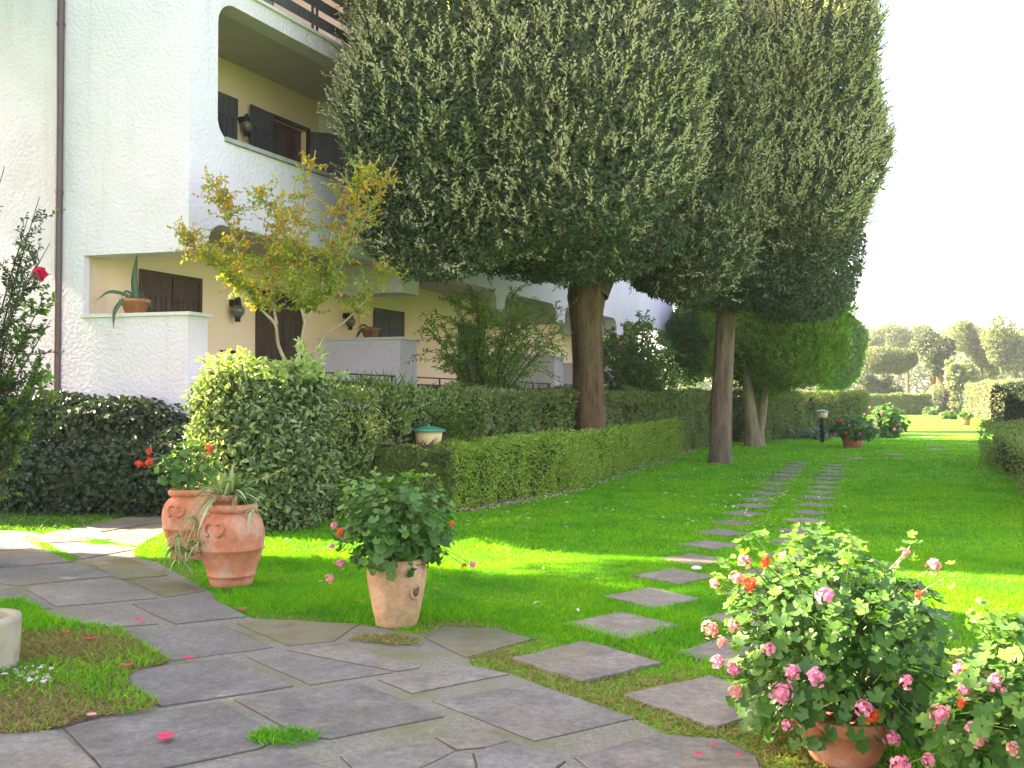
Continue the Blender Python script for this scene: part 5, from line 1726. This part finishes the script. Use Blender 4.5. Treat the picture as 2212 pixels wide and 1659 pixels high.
def sample(n, y0, y1, extra=.6):
    Yv = np.sqrt(rng.uniform(y0 * y0, y1 * y1, n))
    Xv = rng.uniform(-1, 1, n) * (Yv * .545 + extra)
    return Xv, Yv


lowhedge_mask = [[B0 + nl * .02, B1 + nl * .02, B2 + nl * .02, B2 + nl * 30, B0 + nl * 30, Vector((-20, 30, 0)), Vector((-20, 13, 0)), Vector((-2.6, 11.6, 0))]]


def on_lawn(Xv, Yv, sf=.88):
    k = ~inpoly(Xv, Yv, patio_poly)
    for s in stones:
        p = np.array(s)
        near = (Xv > p[:, 0].min()) & (Xv < p[:, 0].max()) & (Yv > p[:, 1].min()) & (Yv < p[:, 1].max())
        if near.any():
            idx = np.where(near)[0]
            k[idx] &= ~inpoly(Xv[idx], Yv[idx], shrink(s, sf))
    for m in lowhedge_mask:
        k &= ~inpoly(Xv, Yv, m)
    return k


def grass(name, label, Xv, Yv, h, w, mat, lean=.5, z0=0.0, cat='grass'):
    n = len(Xv)
    P = np.column_stack([Xv, Yv, gz(Xv, Yv) + z0])
    d = unit(np.column_stack([rng.normal(size=n) * lean, rng.normal(size=n) * lean, np.ones(n)]))
    s = unit(np.cross(d, rng.normal(size=(n, 3))))
    hh = (h * rng.uniform(.5, 1.35, n))[:, None]; ww = (w * rng.uniform(.7, 1.3, n))[:, None]
    bend = np.column_stack([rng.normal(size=n), rng.normal(size=n), np.zeros(n)]) * .35 * hh
    V = np.stack([P - s * ww / 2, P + s * ww / 2, P + d * hh * .55 + s * ww * .4, P + d * hh * .55 - s * ww * .4, P + d * hh + bend], 1).reshape(-1, 3)
    i = np.arange(n)[:, None] * 5
    me = np_mesh(name, V, [i + [0, 1, 2, 3], i + [3, 2, 4]], [mat])
    o = link(name, me)
    tag(o, label, cat, kind='stuff')
    return o


# near lawn: height varies in soft patches, worn dry edges along the paving
Xn, Yn = sample(330000, 3.3, 9.2)
k = on_lawn(Xn, Yn); Xn, Yn = Xn[k], Yn[k]
PN = np.column_stack([Xn, Yn, np.zeros(len(Xn))])
# dryness: close to paving / stepping stones on the near side
pp = np.array([(q.x, q.y) for q in patio_poly])
def edge_dist(Xv, Yv, poly):
    p = np.array([(q[0], q[1]) for q in poly]); best = np.full(len(Xv), 9.0)
    for a, b in zip(p, np.roll(p, -1, 0)):
        ab = b - a; L2 = (ab ** 2).sum() + 1e-9
        t = np.clip(((Xv - a[0]) * ab[0] + (Yv - a[1]) * ab[1]) / L2, 0, 1)
        best = np.minimum(best, np.hypot(Xv - a[0] - t * ab[0], Yv - a[1] - t * ab[1]))
    return best
ed = edge_dist(Xn, Yn, patio_poly)
inner = np.clip((6.6 - Yn) / 1.6, 0, 1) * np.clip((Xn + .6) / 1.0, 0, 1)
wav = lumps(PN, .5, 2.2, 61) + lumps(PN, .5, 7, 62)
dry = (inner * .85 - np.clip(ed - .1, 0, 1) * .25 + wav * .55 + .12 * (ed < .12)) > rng.uniform(.05, .95, len(Xn))
dry &= (inner > .02) | (ed < .15)
dry |= rng.random(len(Xn)) < .045
hb = .034 + .022 * np.clip(lumps(PN, 1, 1.6, 63), -.9, 1.2)
grass('lawn_grass', 'short green grass blades of the near lawn', Xn[~dry], Yn[~dry], np.clip(hb[~dry], .018, .07) * np.where(ed[~dry] < .15, .7, 1), .0055, M['grass'], .5)
# flattened dry grass near the terrace
kd = dry
grass('dry_grass', 'brownish dry matted grass between terrace and stepping stones', Xn[kd], Yn[kd], np.full(kd.sum(), .026), .006, M['straw'], 1.1)
Xm, Ym = sample(210000, 9.2, 17)
k = on_lawn(Xm, Ym); Xm, Ym = Xm[k], Ym[k]
grass('lawn_grass', 'short green grass blades of the middle lawn', Xm, Ym, np.full(len(Xm), .038), .011, M['grass'], .5)
Xf, Yf = sample(130000, 17, 34)
k = on_lawn(Xf, Yf); Xf, Yf = Xf[k], Yf[k]
grass('lawn_grass', 'short green grass blades of the far lawn', Xf, Yf, np.full(len(Xf), .042), .022, M['grass'], .5)
# grass patch round the planter: dry with green tufts
q = np.array([(p.x, p.y) for p in dry_patch[0]])
n = 85000
Xp = rng.uniform(q[:, 0].min(), q[:, 0].max(), n); Yp = rng.uniform(q[:, 1].min(), q[:, 1].max(), n)
ed = edge_dist(Xp, Yp, dry_patch[0]) * np.where(inpoly(Xp, Yp, dry_patch[0]), 1, -1)
PP = np.column_stack([Xp, Yp, np.zeros(n)])
k = (ed + lumps(PP, .04, 9, 64) > 0) & (np.hypot(Xp - pc.x, Yp - pc.y) > R * .95)
Xp, Yp, PP = Xp[k], Yp[k], PP[k]
gr = lumps(PP, 1, 3.2, 65) + .8 * (Yp - 5.9) + .25 > rng.normal(size=len(Xp)) * .7 + .3
o = MB().prism(shrink(dry_patch[0], .97), -.02, .021).build('turf_patch', M['soil']); tag(o, 'bare dry turf round the stone planter', 'turf', kind='structure')
grass('dry_grass', 'brownish dry grass patch round the stone planter', Xp[~gr], Yp[~gr], np.full((~gr).sum(), .032), .006, M['straw'], 1.1, .018)
grass('grass_tuft', 'green grass tufts round the stone planter', Xp[gr], Yp[gr], np.full(gr.sum(), .055), .006, M['grass'], .55, .018)
# creeping edges over the paving
def edge_grass(poly, n, h, mat, name, label, z=.02):
    q = np.array([(p[0], p[1]) for p in poly])
    X_ = rng.uniform(q[:, 0].min(), q[:, 0].max(), n); Y_ = rng.uniform(q[:, 1].min(), q[:, 1].max(), n)
    k = inpoly(X_, Y_, poly); grass(name, label, X_[k], Y_[k], np.full(k.sum(), h), .006, mat, 1.0, z)
edge_grass(edge_poly, 1500, .022, M['straw'], 'dry_grass', 'creeping grass fringe on the paving below the broken-pocket pot')
c = gp(612, 1603); tp = [(c.x + .16 * math.cos(a), c.y + .10 * math.sin(a)) for a in np.linspace(0, 6.28, 14)]
edge_grass(tp, 600, .04, M['grass'], 'grass_tuft', 'grass tuft growing in a paving joint')
# strip of weeds between paving and ivy
wp = [gp(*p) for p in [(-300, 1085), (430, 1095), (430, 1112), (350, 1110), (300, 1110), (170, 1138), (95, 1150), (-300, 1135)]]
q = np.array([(p.x, p.y) for p in wp]); n = 16000
X_ = rng.uniform(q[:, 0].min(), q[:, 0].max(), n); Y_ = rng.uniform(q[:, 1].min(), q[:, 1].max(), n)
k = inpoly(X_, Y_, wp)
grass('ground_cover', 'low leafy weeds between the paving and the ivy bank', X_[k], Y_[k], np.full(k.sum(), .06), .022, M['ger'], 1.2)
jp = [(gp(70, 1150), gp(470, 1225)), (gp(180, 1165), gp(290, 1185)), (gp(60, 1162), gp(160, 1212))]
Xj, Yj = [], []
for a, b in jp:
    t = rng.random(1500)
    Xj.append(a.x + (b.x - a.x) * t + rng.normal(size=1500) * .03); Yj.append(a.y + (b.y - a.y) * t + rng.normal(size=1500) * .03)
grass('grass_tuft', 'grass growing in the joints of the rear flagstones', np.concatenate(Xj), np.concatenate(Yj), np.full(4500, .03), .008, M['grass'], .9)

# fallen leaves on lawn, stones and soil strip
n = 420
mb = MB()
px = np.concatenate([rng.uniform(1000, 1830, 260), rng.normal(1640, 60, 90), rng.uniform(600, 1300, 24)])
py = np.concatenate([rng.uniform(985, 1150, 260), rng.normal(1090, 40, 90), rng.uniform(1150, 1330, 24)])
P = np.array([gp(a, max(b, 975)) for a, b in zip(px, py)]) + [0, 0, .045]
k = ~inpoly(P[:, 0], P[:, 1], lowhedge_mask[0]); P = P[k]
sz = rng.uniform(.03, .065, len(P))
mb.add(*leaf6(P, rand_dir(len(P)) * [1, 1, .15], np.tile([0, 0, 1.0], (len(P), 1)) + rng.normal(size=(len(P), 3)) * .35, sz, sz * .5))
t = rng.random(900)
e0 = [B0, B1, B2]
seg = np.where(rng.random(900) < .35, 0, 1)
Ps = np.array([np.array(e0[s]) + (np.array(e0[s + 1]) - np.array(e0[s])) * u for s, u in zip(seg, t)])
Ps[:, 0] += rng.normal(size=900) * .10 + .10; Ps[:, 1] += rng.normal(size=900) * .12 - .05
Ps[:, 2] = gz(Ps[:, 0], Ps[:, 1]) + .03
mb.add(*leaf6(Ps, rand_dir(900) * [1, 1, .2], np.tile([0, 0, 1.0], (900, 1)) + rng.normal(size=(900, 3)) * .35, rng.uniform(.03, .06, 900), rng.uniform(.015, .03, 900)))
o = mb.build('fallen_leaves', M['litter']); tag(o, 'small pale fallen leaves strewn over the lawn and under the hedge', 'leaves', kind='stuff')

# ------------------------------------------------------------------ luminous garden air
hz = MB().box((-310, -310, -4.0), (620, 0, 0), (0, 620, 0), (0, 0, 20.0)).build('haze', [])
hm, nt, out = new_mat('garden_air')
pv = nt.nodes.new("ShaderNodeVolumePrincipled")
pv.inputs["Color"].default_value = (.95, .97, 1, 1)
pv.inputs["Density"].default_value = 0.0005
pv.inputs["Anisotropy"].default_value = 0.3
nt.links.new(pv.outputs[0], out.inputs["Volume"])
hz.data.materials.append(hm)
tag(hz, 'thin bright haze over the garden', 'haze', kind='stuff')
